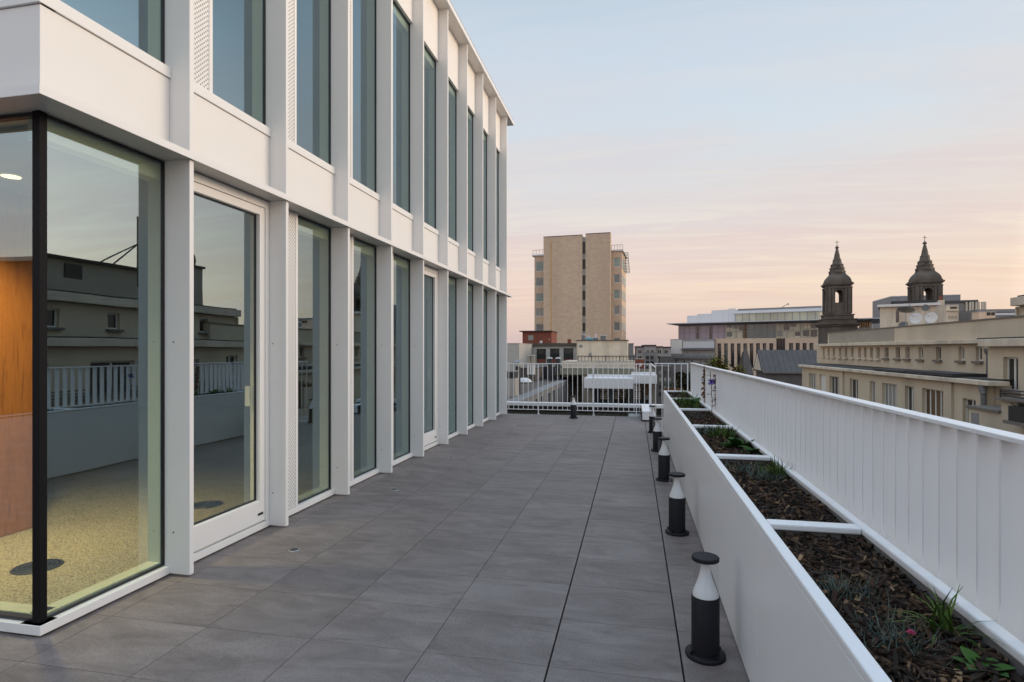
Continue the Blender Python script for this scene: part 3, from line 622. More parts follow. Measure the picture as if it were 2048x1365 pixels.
def tall_stem(label, bx, by, top, tw, n, m_, seed, flower=None, stems=1):
    p = onplane(bx, by, ZP); z = F * (H - ZP) / (by - YH); t_ = thing('tall_plant', label, 'plant', (p.x, p.y, ZP), None); rr = random.Random(seed)
    st, lv = MB(), MB()
    for k in range(stems):
        q = P(top[0] + k * 10 * (1 if k % 2 else -1), top[1] + k * 12, z); a = Vector((p.x, p.y, ZP)); pts = [a.lerp(q, t / 8) + Vector((rr.gauss(0, .004), rr.gauss(0, .004), 0)) for t in range(9)]
        for u_, v_ in zip(pts[:-1], pts[1:]): st.tube(u_, v_, .0045, .0035, 6)
        for _ in range(n):
            t = rr.uniform(.25, 1); c = a.lerp(q, t); az = rr.uniform(0, 6.28); leaf(lv, c, (math.cos(az), math.sin(az), rr.uniform(-.6, .6)), tw * rr.uniform(.6, 1.2), tw * .7, .3, 3)
    st.build('stems', 'stem', t_); lv.build('leaves', m_, t_)
    if flower:
        c = P(flower[0], flower[1], z); mb = MB(); petals(mb, c, .055, 7, .5); petals(mb, c, .045, 6, -.4); petals(mb, c, .045, 5, 1.5); mb.build('flower', 'purple', t_)
tall_stem('tall dry stem with brown leaves, left of the purple flower', 1408, 815, (1409, 731), .055, 46, 'brown_leaf', 2, None, 2)
tall_stem('tall thin stem with one purple flower', 1425, 838, (1421, 742), .05, 10, 'brown_leaf', 3, (1423, 765))
tall_stem('tall dry stem with brown leaves, right of the purple flower', 1435, 832, (1432, 751), .055, 62, 'brown_leaf', 4)
tall_stem('thin green shoot by the far end of the slatted railing', 1383, 788, (1384, 735), .04, 16, 'foliage_dark', 6)

# ================================================================== slatted railing along the street
RX0, RX1, RZ = .914, .971, 1.236
sr = thing('slatted_railing', 'long white railing of deep vertical slats under a flat top rail', 'railing', (RX0, 0, 0))
MB().box(RX0 - .012, RX0 + .046, -3, 9.92, RZ - .013, RZ).build('top_rail', 'white_rail', sr, bevel=.0015)
MB().box(RX0 + .01, RX1 - .01, -3, 9.9, .18, .20).build('bottom_rail', 'white_rail', sr)
k = 0; back = MB()
y = 9.90
while y > -2.9:
    if k < 99: MB().box(RX0, RX1, y - .010, y, .2, RZ - .0135).build('slat', 'white_rail', sr)
    else: back.box(RX0, RX1, y - .008, y, .2, RZ - .0135)
    y -= .1; k += 1
tag(back.build('slats_behind', 'white_rail', sr), kind='stuff')
# thin bar railing across the far end
br = thing('bar_railing', 'white railing of thin round bars across the far end of the terrace', 'railing', (-2.8, 12.75, 0))
YR, XPOST = 12.76, .345
MB().box(-2.85, XPOST - .03, YR - .016, YR + .016, 1.132, 1.150).build('top_rail', 'white_rail', br)
MB().box(-2.85, XPOST - .03, YR - .012, YR + .012, .100, .113).build('bottom_rail', 'white_rail', br)
x = -2.78
while x < XPOST - .06:
    MB().tube((x, YR, .113), (x, YR, 1.132), .0068, n=8).build('bar', 'white_rail', br); x += .1112
for x in (-2.1, -.87, .05):
    MB().box(x - .011, x + .011, YR - .02, YR - .0125, .0, 1.131).build('post', 'white_rail', br)
    MB().box(x - .02, x + .02, YR - .021, YR + .03, .0, .02).build('post_foot', 'white_rail', br)
MB().box(XPOST - .028, XPOST + .022, YR - .06, YR - .01, .0, 1.158).build('end_post', 'white_rail', br, bevel=.003)
sr2 = thing('corner_railing', 'short white bar railing closing the gap behind the planter end', 'railing', (XPOST, 10.2, 0))
YB = 10.2
MB().box(XPOST, .905, YB - .014, YB + .014, 1.205, 1.222).build('top_rail', 'white_rail', sr2)
MB().box(XPOST + .005, XPOST + .025, YB + .02, YR - .07, 1.14, 1.155).build('top_rail', 'white_rail', sr2)
for k in range(6):
    x = XPOST + .02 + k * .106; MB().tube((x, YB, .06 if k < 2 else .3), (x, YB, 1.205), .0066, n=8).build('bar', 'white_rail', sr2)
MB().box(.885, .903, YB - .012, YB + .012, .0, 1.204).build('post', 'white_rail', sr2)
MB().box(XPOST + .005, .9, YB - .01, YB + .01, .04, .055).build('bottom_rail', 'white_rail', sr2)
# strip of planting, white upstand and coping beyond the railing
pt = thing('roof_coping', 'low white metal coping crossing beyond the far railing', 'coping', (-2.9, 13.4, 0))
MB().box(-6, .95, 13.40, 13.62, .125, .200).build('coping', 'white_rail', pt, bevel=.004)
MB().box(-6, .95, 13.46, 13.60, -.5, .124).build('upstand', 'gasket', pt)  # black colour stands in for the shadow under the coping
us = thing('upstand_box', 'white boxed upstand running from the paving to the far coping', 'upstand', (.2, 11.9, 0))
MB().box(.165, .335, 11.92, 13.395, .03, .205).build('cover', 'white_rail', us, bevel=.004)
MB().box(.15, .164, 11.95, 13.395, .0, .19).build('side_strip', 'gasket', us)
MB().box(.18, .32, 11.95, 13.3, .0, .03).build('plinth', 'gasket', us)
tag(MB().box(-6, .95, 12.752, 13.459, -.04, -.015).build('planting_bed', 'soil'), kind='structure')
mb = MB(); rr = random.Random(9)
for _ in range(2600):
    c = Vector((rr.uniform(-2.8, -.12), rr.uniform(12.78, 13.44), -.015)); a = rr.uniform(0, 6.28); leaf(mb, c, (math.cos(a), math.sin(a), rr.uniform(.3, 1.5)), rr.uniform(.015, .045), .016, .2, 2)
tag(mb.build('sedum', 'sedum', None, (-1.5, 13.1, 0)), kind='stuff')
mb = MB()
for _ in range(500):
    c = Vector((rr.uniform(-.12, .14), rr.uniform(12.78, 13.42), -.008)); r_ = rr.uniform(.008, .018); mb.lathe(c, [(r_ * .5, -r_ * .5), (r_, 0), (r_ * .5, r_ * .5)], 5, False, rr.uniform(0, 3))
tag(mb.build('gravel', 'gravel_light', None, (0, 13.1, 0)), kind='stuff')

# ================================================================== the town beyond
def building(name, label, fc, x0, x1, ytop, dep, m, cat='building', zb=GZ, out=0, s01=None, ztop=None):
    a0, a1 = s01 if s01 else (fc.s(x0, out), fc.s(x1, out)); z1 = fc.Z(x0, ytop, out) if ztop is None else ztop
    q = fc.xy((a0 + a1) / 2, out - dep / 2); r_ = thing(name, label, cat, (q.x, q.y, zb)); mb = MB(); fc.box(mb, a0, a1, out - dep, out, zb, z1); mb.build('wall', m, r_)
    return r_, a0, a1, z1
def part(fc, root, name, m, a0, a1, o0, o1, z0, z1, bevel=0):
    mb = MB(); fc.box(mb, a0, a1, o0, o1, z0, z1); return mb.build(name, m, root, bevel=bevel)
def pxpart(fc, root, name, m, x0, y0, x1, y1, o0, o1):
    a0, a1, z0, z1 = fc.rect(x0, y0, x1, y1, o1); return part(fc, root, name, m, a0, a1, o0, o1, z0, z1)

# ---- tall travertine slab tower
T = Fac(1087, 117, R(-4))
q = T.xy(7, -6); tw = thing('tower_block', 'tall beige stone tower block with a dark slit of windows up its blank face', 'tower block', (q.x, q.y, GZ))
a0, a1 = 0, T.s(1221); b0, b1 = T.s(1164.6), T.s(1171.2); zt = T.Z(1087, 475)
zwr = T.Z(1221, 503.5, -1.6)
part(T, tw, 'wall', 'travertine', a0, b0, -1.7, 0, GZ, zt); part(T, tw, 'wall', 'travertine', b1, a1, -1.7, 0, GZ, zt + .15); part(T, tw, 'core', 'travertine', a0 + .05, a1 - .05, -11.5, -1.705, GZ, zwr - 1)
part(T, tw, 'slit_panel', 'concrete', b0 + .002, b1 - .002, -1.69, -.35, GZ, zt - .35)
part(T, tw, 'roof_edge', 'dark_metal', a0, b0 - .02, -.3, .05, zt + .004, zt + .12); part(T, tw, 'roof_edge', 'dark_metal', b1 + .02, a1, -.3, .05, zt + .154, zt + .27)
for y0, y1 in ((484, 508), (519, 538), (551, 570), (582, 600), (614, 632), (646, 663)):
    pxpart(T, tw, 'window', 'dark_metal', 1165.3, y0, 1170.4, y1, -.5, -.28)
pxpart(T, tw, 'pipe', 'ochre_pipe', 1101.6, 482, 1102.6, 662, .0, .09)
for side, x0, x1, yt, o, wy in (('l', 1069, 1087, 513, -2.2, ((524, 543), (556, 573), (587, 604), (617, 633), (648, 664))), ('r', 1221, 1243.5, 503.5, -1.6, ((516, 534), (548.5, 566), (580, 598), (611, 630), (644, 662), (676, 694)))):
    u0, u1 = T.s(x0, o), T.s(x1, o)
    if side == 'l': u1 = a0
    else: u0 = a1
    zw = T.Z(x0, yt, o); holes = []
    for y0, y1 in wy:
        m_, n_ = T.Z((x0 + x1) / 2, y1, o), T.Z((x0 + x1) / 2, y0, o); holes.append((u0 + (.25 if side == 'l' else .45), u1 - (.02 if side == 'l' else .3), m_, n_))
    mb = MB(); T.wall(mb, u0, u1, GZ, zw, holes, o, .3); T.box(mb, u0 + .02, u1 - .02, -11.6, o - .32, GZ, zw - .02); mb.build('wing', 'travertine_band', tw)
    for k, h in enumerate(holes): T.window(tw, h, o - .1, 1, ('pane_green', 'pane_dusk', 'pane_green', 'pane_curtain', 'pane_dusk', 'pane_dusk')[k], 'pale_metal', .1)
    part(T, tw, 'wing_roof', 'pale_metal', u0 - .5 * (side == 'l'), u1 + .3 * (side == 'r'), -11.6, o + .25, zw + .004, zw + .28)
    rl = MB(); ra, rb = (u0 - .3, u1 - .1) if side == 'l' else (u0 + .1, u1 + .2)
    for k in range(5):
        a = ra + (rb - ra) * k / 4; q0 = T.pt(a, o, zw + .28); rl.tube(q0, (q0[0], q0[1], zw + 1.25), .035, n=5)
    rl.tube(T.pt(ra, o, zw + 1.25), T.pt(rb, o, zw + 1.25), .035, n=5); rl.build('roof_rail', 'dark_metal', tw)
# flank windows and maintenance ladder on the right
TR = Fac(0, 0, R(86), O=T.xy(T.s(1243.5, -1.6), -1.6))
for y0, y1 in ((516, 534), (548.5, 566), (580, 598), (611, 630), (644, 662)):
    z0, z1 = T.Z(1238, y1, -1.6), T.Z(1238, y0, -1.6)
    for k in range(3): part(TR, tw, 'window', 'pane_green', .5 + k * 3.1, 3.2 + k * 3.1, -.1, .03, z0, z1)
ld_ = MB(); zl0, zl1 = T.Z(1246, 545, -1.6), T.Z(1246, 504, -1.6)
for o_ in (.5, 1.1): ld_.tube(TR.pt(1.2, o_, zl1), TR.pt(1.2, o_ + .35, zl0), .05, n=5)
for k in range(14):
    zz = zl0 + (zl1 - zl0) * k / 13; d_ = .35 * (1 - k / 13); ld_.tube(TR.pt(1.2, .05 + d_ * .5, zz), TR.pt(1.2, 1.1 + d_, zz), .05, n=5)
ld_.build('ladder', 'dark_metal', tw)

# ---- buildings in front of the tower
B = Fac(1045, 60, 0)
br_, u0, u1, zt = building('brick_rooftop_house', 'red brick rooftop house with one grey square window in front of the tower', B, 1045, 1103, 664, 4.2, 'red_brick', zb=-2)
part(B, br_, 'roof_edge', 'dark_metal', u0 - .3, u1 + .1, -4.3, .25, zt + .004, zt + .10)
pxpart(B, br_, 'window', 'pane_curtain', 1056, 671, 1066.5, 681, -.05, .05); pxpart(B, br_, 'vent', 'concrete', 1097, 678.5, 1099, 681, -.05, .1)
for x0, x1, y0, lb, m_ in ((1079.5, 1083.5, 682, 'small pale vent pipe in front of the brick rooftop house', 'pale_metal'), (1135, 1142, 679, 'small red brick chimney before the beige tower', 'red_brick')):
    c_ = Fac(x0, 55, 0); r_ = thing('chimney', lb, 'chimney', (*c_.xy(.1, -.1), 0)); pxpart(c_, r_, 'stack', m_, x0, y0, x1, 692, -.3, 0); pxpart(c_, r_, 'cap', 'concrete', x0 - .4, y0 - .8, x1 + .4, y0 - .05, -.33, .03)
C = Fac(1040, 52, 0)
u0, u1 = 0, C.s(1153.4); zt = C.Z(1058, 693); hs = []
for x0, y0, x1, y1 in ((1057.5, 699, 1064.6, 711.5), (1073, 698.3, 1092, 727), (1100, 697.5, 1119, 727), (1127, 697, 1146.6, 727)): hs.append(C.rect(x0, y0, x1, y1))
q = C.xy(3, -3); r_ = thing('rendered_house', 'pale house with three tall dark windows over brick infill', 'house', (q.x, q.y, GZ)); mb = MB(); C.wall(mb, u0, u1, GZ, zt, hs, 0, .35); C.box(mb, u0 + .02, u1, -7, -.38, GZ, zt - .01); mb.build('wall', 'render_pale', r_)
part(C, r_, 'roof_band', 'bitumen_brown', u0 - .1, u1 - .01, -7.1, .15, zt + .003, zt + .28)
for k, h in enumerate(hs):
    C.window(r_, h, -.12, 1, 'pane_dark', 'dark_metal', .06)
    if k: part(C, r_, 'brick_infill', 'red_brick', h[0] + .06, h[1] - .06, -.2, -.06, h[2] + .06, h[2] + .38); rl = MB(); [C.box(rl, h[0] + .1 + j * (h[1] - h[0] - .2) / 9, h[0] + .12 + j * (h[1] - h[0] - .2) / 9, -.06, -.04, h[2] + .39, h[2] + .85) for j in range(10)]; C.box(rl, h[0] + .06, h[1] - .06, -.06, -.035, h[2] + .85, h[2] + .88); rl.build('window_rail', 'dark_metal', r_)
D = Fac(1153.4, 48, 0)
r_, u0, u1, zt = building('cream_block', 'plain cream rendered block with a flat roof edge before the tower', D, 1153.4, 1255, 682, 5, 'cream_trim')
part(D, r_, 'roof_edge', 'dark_metal', u0 - .05, u1 + .05, -5, .12, zt + .004, zt + .06)
pxpart(D, r_, 'vent', 'grey_metal', 1158.5, 690, 1164.5, 695.5, -.05, .04); pxpart(D, r_, 'vent', 'grey_metal', 1177.5, 706.5, 1183, 713, -.05, .04)
for x0, x1, y0, y1, m_, lb, nm in ((1163, 1169.5, 671, 681.5, 'concrete_grey', 'dark squat chimney at the left of the cream block roof', 'chimney'), (1185, 1195, 676.5, 681.5, 'concrete_grey', 'low grey roof vent beside the white pole', 'roof_vent'), (1201, 1211.5, 672, 681.5, 'concrete_grey', 'louvred roof vent right of the white pole', 'roof_vent')):
    q = D.xy(D.s((x0 + x1) / 2, -1), -1); g = thing(nm, lb, nm.replace('_', ' '), (q.x, q.y, zt)); a_, b_, c_, d_ = D.rect(x0, y0, x1, y1, -1); part(D, g, 'stack', m_, a_, b_, -1.5, -1, zt, d_); part(D, g, 'cap', 'pale_metal', a_ - .03, b_ + .03, -1.53, -.97, d_ + .003, d_ + .07)
q = D.xy(D.s(1191.5, -1.2), -1.2); tag(MB().tube((q.x, q.y, zt + .05), (q.x, q.y, zt + .62), .05, .04, 8).build('roof_pole', 'white_box', None, (q.x, q.y, zt)), 'white pole standing on the cream block roof', 'pole')
def dish(c, r, aim, label, m_, foot, group='satellite dishes on the rooftops', name='satellite_dish'):
    t_ = thing(name, label, 'satellite dish', (c.x, c.y, foot), group); ax = Vector(aim).normalized(); a = ax.orthogonal().normalized(); b_ = ax.cross(a); n = 28; mb = MB(); vs = []; pr = ((0, 0), (.35, .03), (.7, .11), (1, .23), (1.0, .26), (.7, .14), (.35, .06), (.02, .03))
    for rr_, dd in pr: vs += [c + (a * math.cos(6.2832 * i / n) + b_ * math.sin(6.2832 * i / n)) * r * max(rr_, .01) + ax * dd * r for i in range(n)]
    mb.add(vs, [(j * n + i, j * n + (i + 1) % n, (j + 1) * n + (i + 1) % n, (j + 1) * n + i) for j in range(len(pr) - 1) for i in range(n)], True); mb.build('reflector', m_, t_)
    MB().tube((c.x - ax.x * .04, c.y - ax.y * .04, foot), c - ax * .05, r * .06, n=8).build('mast', 'grey_metal', t_)
    ar = MB(); ar.tube(c - b_ * r * .95 + ax * .2 * r, c + ax * r * .9 - b_ * r * .3, r * .025, n=6); ar.tube(c + ax * r * .85 - b_ * r * .3, c + ax * r * 1.0 - b_ * r * .25, r * .07, n=8); ar.build('feed_arm', 'grey_metal', t_)
dish(P(1177, 676, 49.2), .19, (-.35, -1, .3), 'white satellite dish on the cream block roof before the tower', 'dish_pale', zt)
q = D.xy(D.s(1179, -.6), -.6); mb = MB(); mb.lathe((q.x, q.y, zt + .06), [(.36, 0), (.33, .08), (.2, .15), (.03, .17)], 9); tag(mb.build('tarpaulin', 'teal_sheet', None, (q.x, q.y, zt)), 'crumpled teal sheet on the cream block roof', 'tarpaulin')
# terrace storey with its black rail
E = Fac(1110, 43, 0)
r_, u0, u1, zt = building('terrace_house', 'cream terrace storey carrying a thin black railing before the cream block', E, 1123, 1270, 723, 5.5, 'cream_trim')
part(E, r_, 'coping', 'white_stone', u0 - .02, u1 + .04, -.35, .08, E.Z(1123, 735) - .06, E.Z(1123, 735))
rl = MB(); z0 = zt; a_, b_ = E.s(1156, -.3), E.s(1268, -.3)
for k in range(17):
    a = a_ + (b_ - a_) * k / 16; q0 = E.pt(a, -.3, z0); rl.tube(q0, (q0[0], q0[1], z0 + .40), .018 if k % 4 else .035, n=5)
for zz in (.03, .33, .40): rl.tube(E.pt(a_, -.3, z0 + zz), E.pt(b_, -.3, z0 + zz), .02, n=5)
rl.build('railing', 'dark_metal', r_)
part(E, r_, 'gutter', 'dark_metal', E.s(1110), u1 + .6, .0, .25, E.Z(1123, 735) - .22, E.Z(1123, 735) - .065)
# low green roof and the white canopies with the room under them
G = Fac(1110, 38, 0)
gr = thing('low_wing', 'low wing with an olive planted roof, white boxed canopies and shuttered windows beneath', 'building', (*G.xy(6, -2), GZ))
za, zb_ = -.22, .02; A0, A1 = G.s(1108), G.s(1312)
AW = G.s(1164); mb = MB(); mb.hexa([G.pt(AW, 0, GZ), G.pt(A1, 0, GZ), G.pt(A1, -5.2, GZ), G.pt(AW, -5.2, GZ), G.pt(AW, 0, za), G.pt(A1, 0, za), G.pt(A1, -5.2, zb_), G.pt(AW, -5.2, zb_)]); mb.build('wall', 'grey_render', gr)
mb = MB(); mb.hexa([G.pt(A0, .05, za + .01), G.pt(A1, .05, za + .01), G.pt(A1, -4.9, zb_ + .01), G.pt(A0, -4.9, zb_ + .01), G.pt(A0, .05, za + .06), G.pt(A1, .05, za + .06), G.pt(A1, -4.9, zb_ + .06), G.pt(A0, -4.9, zb_ + .06)])
mat('planted_roof', (.085, .072, .038), .95, .4, 3, bump=.4); mb.build('planted_roof', 'planted_roof', gr)
for x0, y0, x1, y1, o in ((1168, 757, 1266, 778, 2.6), (1262, 750.5, 1314, 768, 1.6)):
    a_, b_, c_, d_ = G.rect(x0, y0, x1, y1, o); part(G, gr, 'canopy_box', 'white_box', a_, b_, .06, o, c_, d_, .02)
    part(G, gr, 'canopy_edge', 'white_box', a_ + .02, b_ - .02, .06, .5, d_ + .002, d_ + .12)
pxpart(G, gr, 'glazing', 'pane_dark', 1170, 774, 1304, 808, .01, .05)
for x0, x1 in ((1201, 1215), (1228, 1252), (1266, 1282)):
    pxpart(G, gr, 'pier', 'cream_trim', x0, 774, x1, 783, .05, .12)
    for k in range(4): pxpart(G, gr, 'blind_slat', 'cream_trim', x0, 785.5 + k * 3.6, x1, 787.6 + k * 3.6, .05, .09)
pxpart(G, gr, 'window_frame', 'pane_dusk', 1216, 776, 1227, 806, .05, .075); pxpart(G, gr, 'window_frame', 'pane_dusk', 1253, 776, 1265, 806, .05, .075)
pxpart(G, gr, 'door_panel', 'pane_amber', 1286, 769, 1297, 792, .05, .1); pxpart(G, gr, 'side_wall', 'grey_render', 1170, 779, 1186, 808, .05, .14)
pxpart(G, gr, 'lower_ledge', 'concrete_grey', 1290, 792, 1304, 800, .05, .3)
q = G.xy(G.s(1247, 2), 2); mb = MB(); rr = random.Random(4)
for _ in range(160):
    c_ = Vector((q.x + rr.gauss(0, .22), q.y + rr.gauss(0, .2), -1.75 + rr.gauss(0, .28))); leaf(mb, c_, (rr.uniform(-1, 1), rr.uniform(-1, 1), rr.uniform(-.3, 1)), .22, .12, .2, 2)
t_ = thing('terrace_shrub', 'dark clipped shrub before the shuttered windows of the low wing', 'shrub', (q.x, q.y, -2.9)); mb.build('crown', 'foliage_dark', t_); MB().tube((q.x, q.y, -2.9), (q.x, q.y, -1.7), .05, n=6).build('trunk', 'bark', t_)
# flat roofed wing running away on the left, its side glazed in strips
XW = -4.37; ZR = -.60
W = Fac(0, 0, R(90), O=(XW, 19.0))
fw_ = thing('flat_roof_wing', 'long flat roofed wing with gravel roof and a strip glazed side wall', 'building', (-9, 30, GZ))
hs = []
for x0, x1 in ((1061, 1065), (1071, 1076), (1082, 1087), (1094, 1101), (1103.5, 1110), (1114, 1118.5), (1123.5, 1128), (1131, 1134), (1138, 1142), (1144.5, 1148.5), (1151, 1156.5), (1159.5, 1164)):
    p0, p1 = W.s(x0), W.s(x1)
    if p1 > 0: hs.append((max(p0, .3), p1, -4.2, ZR - .22))
mb = MB(); W.wall(mb, 0, W.s(1166), GZ, ZR, hs, 0, .3); W.box(mb, .02, W.s(1166), -10, -.32, GZ, ZR - .02); mb.build('wall', 'concrete_grey', fw_)
for k, h in enumerate(hs): W.window(fw_, h, -.12, 1, ('pane_dusk', 'pane_green', 'pane_dark')[k % 3], 'grey_metal', .05)
part(W, fw_, 'roof_gravel', 'bitumen_brown', .6, W.s(1160), -9.5, -.56, ZR - .015, ZR + .015); part(W, fw_, 'parapet', 'concrete_grey', .0, W.s(1166), -.55, .03, ZR + .004, ZR + .05)
q = onplane(1048, 767, ZR); sk_ = thing('skylight_dome', 'white domed skylight on the gravel roof', 'skylight', (q.x, q.y, ZR)); MB().lathe((q.x, q.y, ZR + .02), [(.54, 0), (.54, .06), (.50, .065)], 28).build('kerb', 'dark_metal', sk_)
MB().lathe((q.x, q.y, ZR + .086), [(.50, 0), (.46, .08), (.36, .17), (.22, .235), (.03, .26)], 28).build('dome', 'dish_pale', sk_)
def roofbox(name, label, cat, x0, y0, x1, y1, z, dep, m_, group=None, zb=ZR, trim=None):
    c_ = Fac(x0, z, 0); a_, b_, z0, z1 = c_.rect(x0, y0, x1, y1); q = c_.xy(b_ / 2, -dep / 2); z0 = min(z0, zb) if zb is not None else z0; r_ = thing(name, label, cat, (q.x, q.y, z0), group); part(c_, r_, 'body', m_, a_, b_, -dep, 0, z0, z1)
    if trim: part(c_, r_, 'top', trim, a_ - .03, b_ + .03, -dep - .03, .03, z1 + .003, z1 + .05)
    return r_, c_, a_, b_, z0, z1
r_, c_, a_, b_, z0, z1 = roofbox('lift_housing', 'tall pale rendered roof housing beside the white office building', 'roof housing', 1008, 688, 1038.5, 736, 46, 9.0, 'render_pale', trim='concrete')
mb = MB(); c_ = Fac(1008, 30, 0); q = c_.xy(c_.s(1037, .6), .6); zc_ = c_.Z(1037, 726, .6); mb.hexa([(q.x - .28, q.y - .3, zc_), (q.x + .1, q.y - .3, zc_ + .02), (q.x + .2, q.y + .3, zc_ + .13), (q.x - .12, q.y + .3, zc_ + .12), (q.x - .28, q.y - .3, zc_ + .03), (q.x + .1, q.y - .3, zc_ + .05), (q.x + .2, q.y + .3, zc_ + .16), (q.x - .12, q.y + .3, zc_ + .15)])
sp_ = thing('roof_panel', 'small dark tilted panel in front of the pale roof housing', 'panel', (q.x, q.y, ZR)); mb.build('sheet', 'grey_metal', sp_); MB().tube((q.x, q.y, ZR), (q.x, q.y, zc_ + .03), .03, n=6).build('post', 'dark_metal', sp_)
roofbox('plant_hut', 'brown rendered roof hut with a pale side behind the skylight', 'roof hut', 1041, 738, 1070, 766, 37, 4.5, 'bitumen_brown', trim='dark_metal')
r_, c_, a_, b_, z0, z1 = roofbox('roof_plant_unit', 'large black roof plant unit between the two black chimneys and the gravel roof', 'roof plant', 1082, 734, 1116, 759, 40, 2.5, 'dark_metal')
part(c_, r_, 'pale_panel', 'grey_metal', c_.s(1110, .05), c_.s(1121, .05), -.4, .05, c_.Z(1115, 746), c_.Z(1115, 736))
for x0, x1, lb in ((1094, 1103, 'left of the two black chimneys with bright metal tops'), (1111, 1119.5, 'right of the two black chimneys with bright metal tops')):
    r_, c_, a_, b_, z0, z1 = roofbox('flue', lb, 'chimney', x0, 718, x1, 746, 38, .3, 'dark_metal', 'black flues on the low roof', trim='pale_metal')
    part(c_, r_, 'cowl', 'white_box', a_ + .05, b_ + .01, -.2, -.02, z1 + .055, z1 + .1)
r_, c_, a_, b_, z0, z1 = roofbox('equipment_box', 'black equipment box on a stand at the left of the gravel roof', 'equipment box', 1012, 745, 1029, 757, 25, .8, 'dark_metal', zb=None, trim='concrete_grey')
part(c_, r_, 'cabinet', 'concrete', a_, b_ + .02, -.7, -.02, c_.Z(1020, 800), z0 - .003); part(c_, r_, 'plinth', 'dark_metal', a_, b_, -.65, -.05, min(ZR - .05, c_.Z(1020, 806)), c_.Z(1020, 800) - .003)
roofbox('equipment_box', 'slim black equipment case right of the stand on the gravel roof', 'equipment box', 1031, 734, 1037, 762, 27, .5, 'dark_metal', trim='grey_metal')
for k, (x0, x1) in enumerate(((1054.3, 1058), (1059.5, 1062.5), (1064, 1069.5))):
    roofbox('chimney_pot', ('leftmost', 'middle', 'rightmost')[k] + ' of three pale chimney pots behind the far railing', 'chimney pot', x0, 728, x1, 736, 36, .15, 'white_stone', 'pale chimney pots', zb=-.1, trim='concrete')
for x0, x1, s_ in ((1055.5, 1060.5, 'left'), (1062, 1068, 'right')): roofbox('mesh_cage', f'{s_} of the two grey mesh cages above the chimney pots', 'cage', x0, 712, x1, 727, 44, .3, 'grey_render', 'mesh cages on the roof', zb=None, trim='pale_metal')

# ---- between the tower and the modern building
r_, c_, a_, b_, z0, z1 = roofbox('gable_wall', 'narrow mauve rendered wall right of the cream block', 'wall', 1255.5, 688, 1267, 728, 62, 4, 'concrete_grey', zb=GZ, trim='dark_metal')
K = Fac(1273, 112, R(2))
ap = thing('apartment_house', 'grey and cream apartment house with stepped parapet far behind the railing', 'apartment house', (*K.xy(5, -5), GZ))
for x0, x1, yt, o in ((1273, 1288.5, 695, 0), (1288.5, 1312, 692.3, .5), (1312, 1325.5, 695, 0), (1325.5, 1342, 696, -.3)):
    a_, b_ = K.s(x0, o), K.s(x1, o); zt = K.Z(x0, yt, o); hs = []
    for j, y in enumerate((703, 714.5, 726, 738)):
        for xa, xb in (((x0 + 3, x0 + 10.5),) if x1 - x0 < 20 else ((x0 + 4, x0 + 10), (x0 + 13, x0 + 19.5))): hs.append((K.s(xa, o), K.s(xb, o), K.Z(xa, y + 5, o), K.Z(xa, y - 2, o)))
    mb = MB(); K.wall(mb, a_ + .002, b_ - .002, GZ, zt, hs, o, .3); K.box(mb, a_ + .02, b_ - .02, -10, o - .32, GZ, zt - .02); mb.build('wall', 'stone_grey', ap)
    part(K, ap, 'cornice', 'dark_metal', a_ - .1, b_ + .05, -10, o + .2, zt + .004, zt + .22)
    for h in hs: K.window(ap, h, o - .12, 2, 'pane_dark', 'concrete', .06)
r_, c_, a_, b_, z0, z1 = roofbox('grey_gable_house', 'slate grey house front in the gap right of the far railing', 'house', 1289, 706, 1312, 760, 95, 6, 'concrete_grey', zb=GZ, trim='slate')
for y in (712, 722, 734): 
    for x in (1292, 1301): pxpart(c_, r_, 'window', 'pane_dark', x, y, x + 6, y + 7, -.05, .06)
r_, c_, a_, b_, z0, z1 = roofbox('brick_chimney_wall', 'low red brick wall with white pots under the apartment house', 'wall', 1268, 719, 1288, 737, 70, 2, 'red_brick', zb=GZ, trim='concrete')
pxpart(c_, r_, 'pot', 'white_stone', 1279, 727, 1283.5, 733, -.05, .1)
r_, c_, a_, b_, z0, z1 = roofbox('street_house', 'dark blue grey street house below the apartment house', 'house', 1304, 734, 1344, 830, 78, 8, 'slate', zb=GZ, trim='dark_metal')
for y in (742, 756, 770, 785):
    for x in (1308, 1318, 1328, 1337): pxpart(c_, r_, 'window', 'pane_curtain' if (x + y) % 3 else 'pane_dark', x, y, x + 4.5, y + 7, -.05, .08)
roofbox('dark_roof_house', 'dark house front left of the pale stone annex', 'house', 1322, 714, 1346, 760, 90, 8, 'slate', zb=GZ, trim='dark_metal')

# ---- modern building with a cantilevered roof
Mo = Fac(1357, 120, R(-23))
mo = thing('modern_building', 'wide modern building with cantilevered roof, curtain wall and tall dark windows in peach stone', 'building', (*Mo.xy(15, -8), GZ))
S0, S1 = 0, Mo.s(1700); zt, zm = Mo.Z(1357, 652.5), Mo.Z(1357, 678.5)
part(Mo, mo, 'core', 'stone_grey', S0 + .1, S1, -18, -.3, GZ, zt)
PN = [(1357, 1392.5, 'lilac_pane'), (1392.5, 1398.5, 'pane_dark'), (1398.5, 1418.5, 'lilac_pane'), (1418.5, 1425, 'pane_dark'), (1425, 1452, 'lilac_pane'), (1452, 1486, 'curtain_wall'), (1486, 1494, 'pane_amber'), (1494, 1552, 'pane_dusk'), (1552, 1645, 'curtain_wall')]
for x0, x1, m_ in PN: part(Mo, mo, 'curtain_wall', m_, Mo.s(x0) + .01, Mo.s(x1) - .01, -.3, 0, zm, zt)
mu = MB(); a = S0
while a < Mo.s(1645):
    Mo.box(mu, a, a + .06, .0, .06, zm, zt); a += 1.15
Mo.box(mu, S0, Mo.s(1645), .0, .05, (zm + zt) / 2 - .08, (zm + zt) / 2); mu.build('mullion_grid', 'grey_metal', mo)
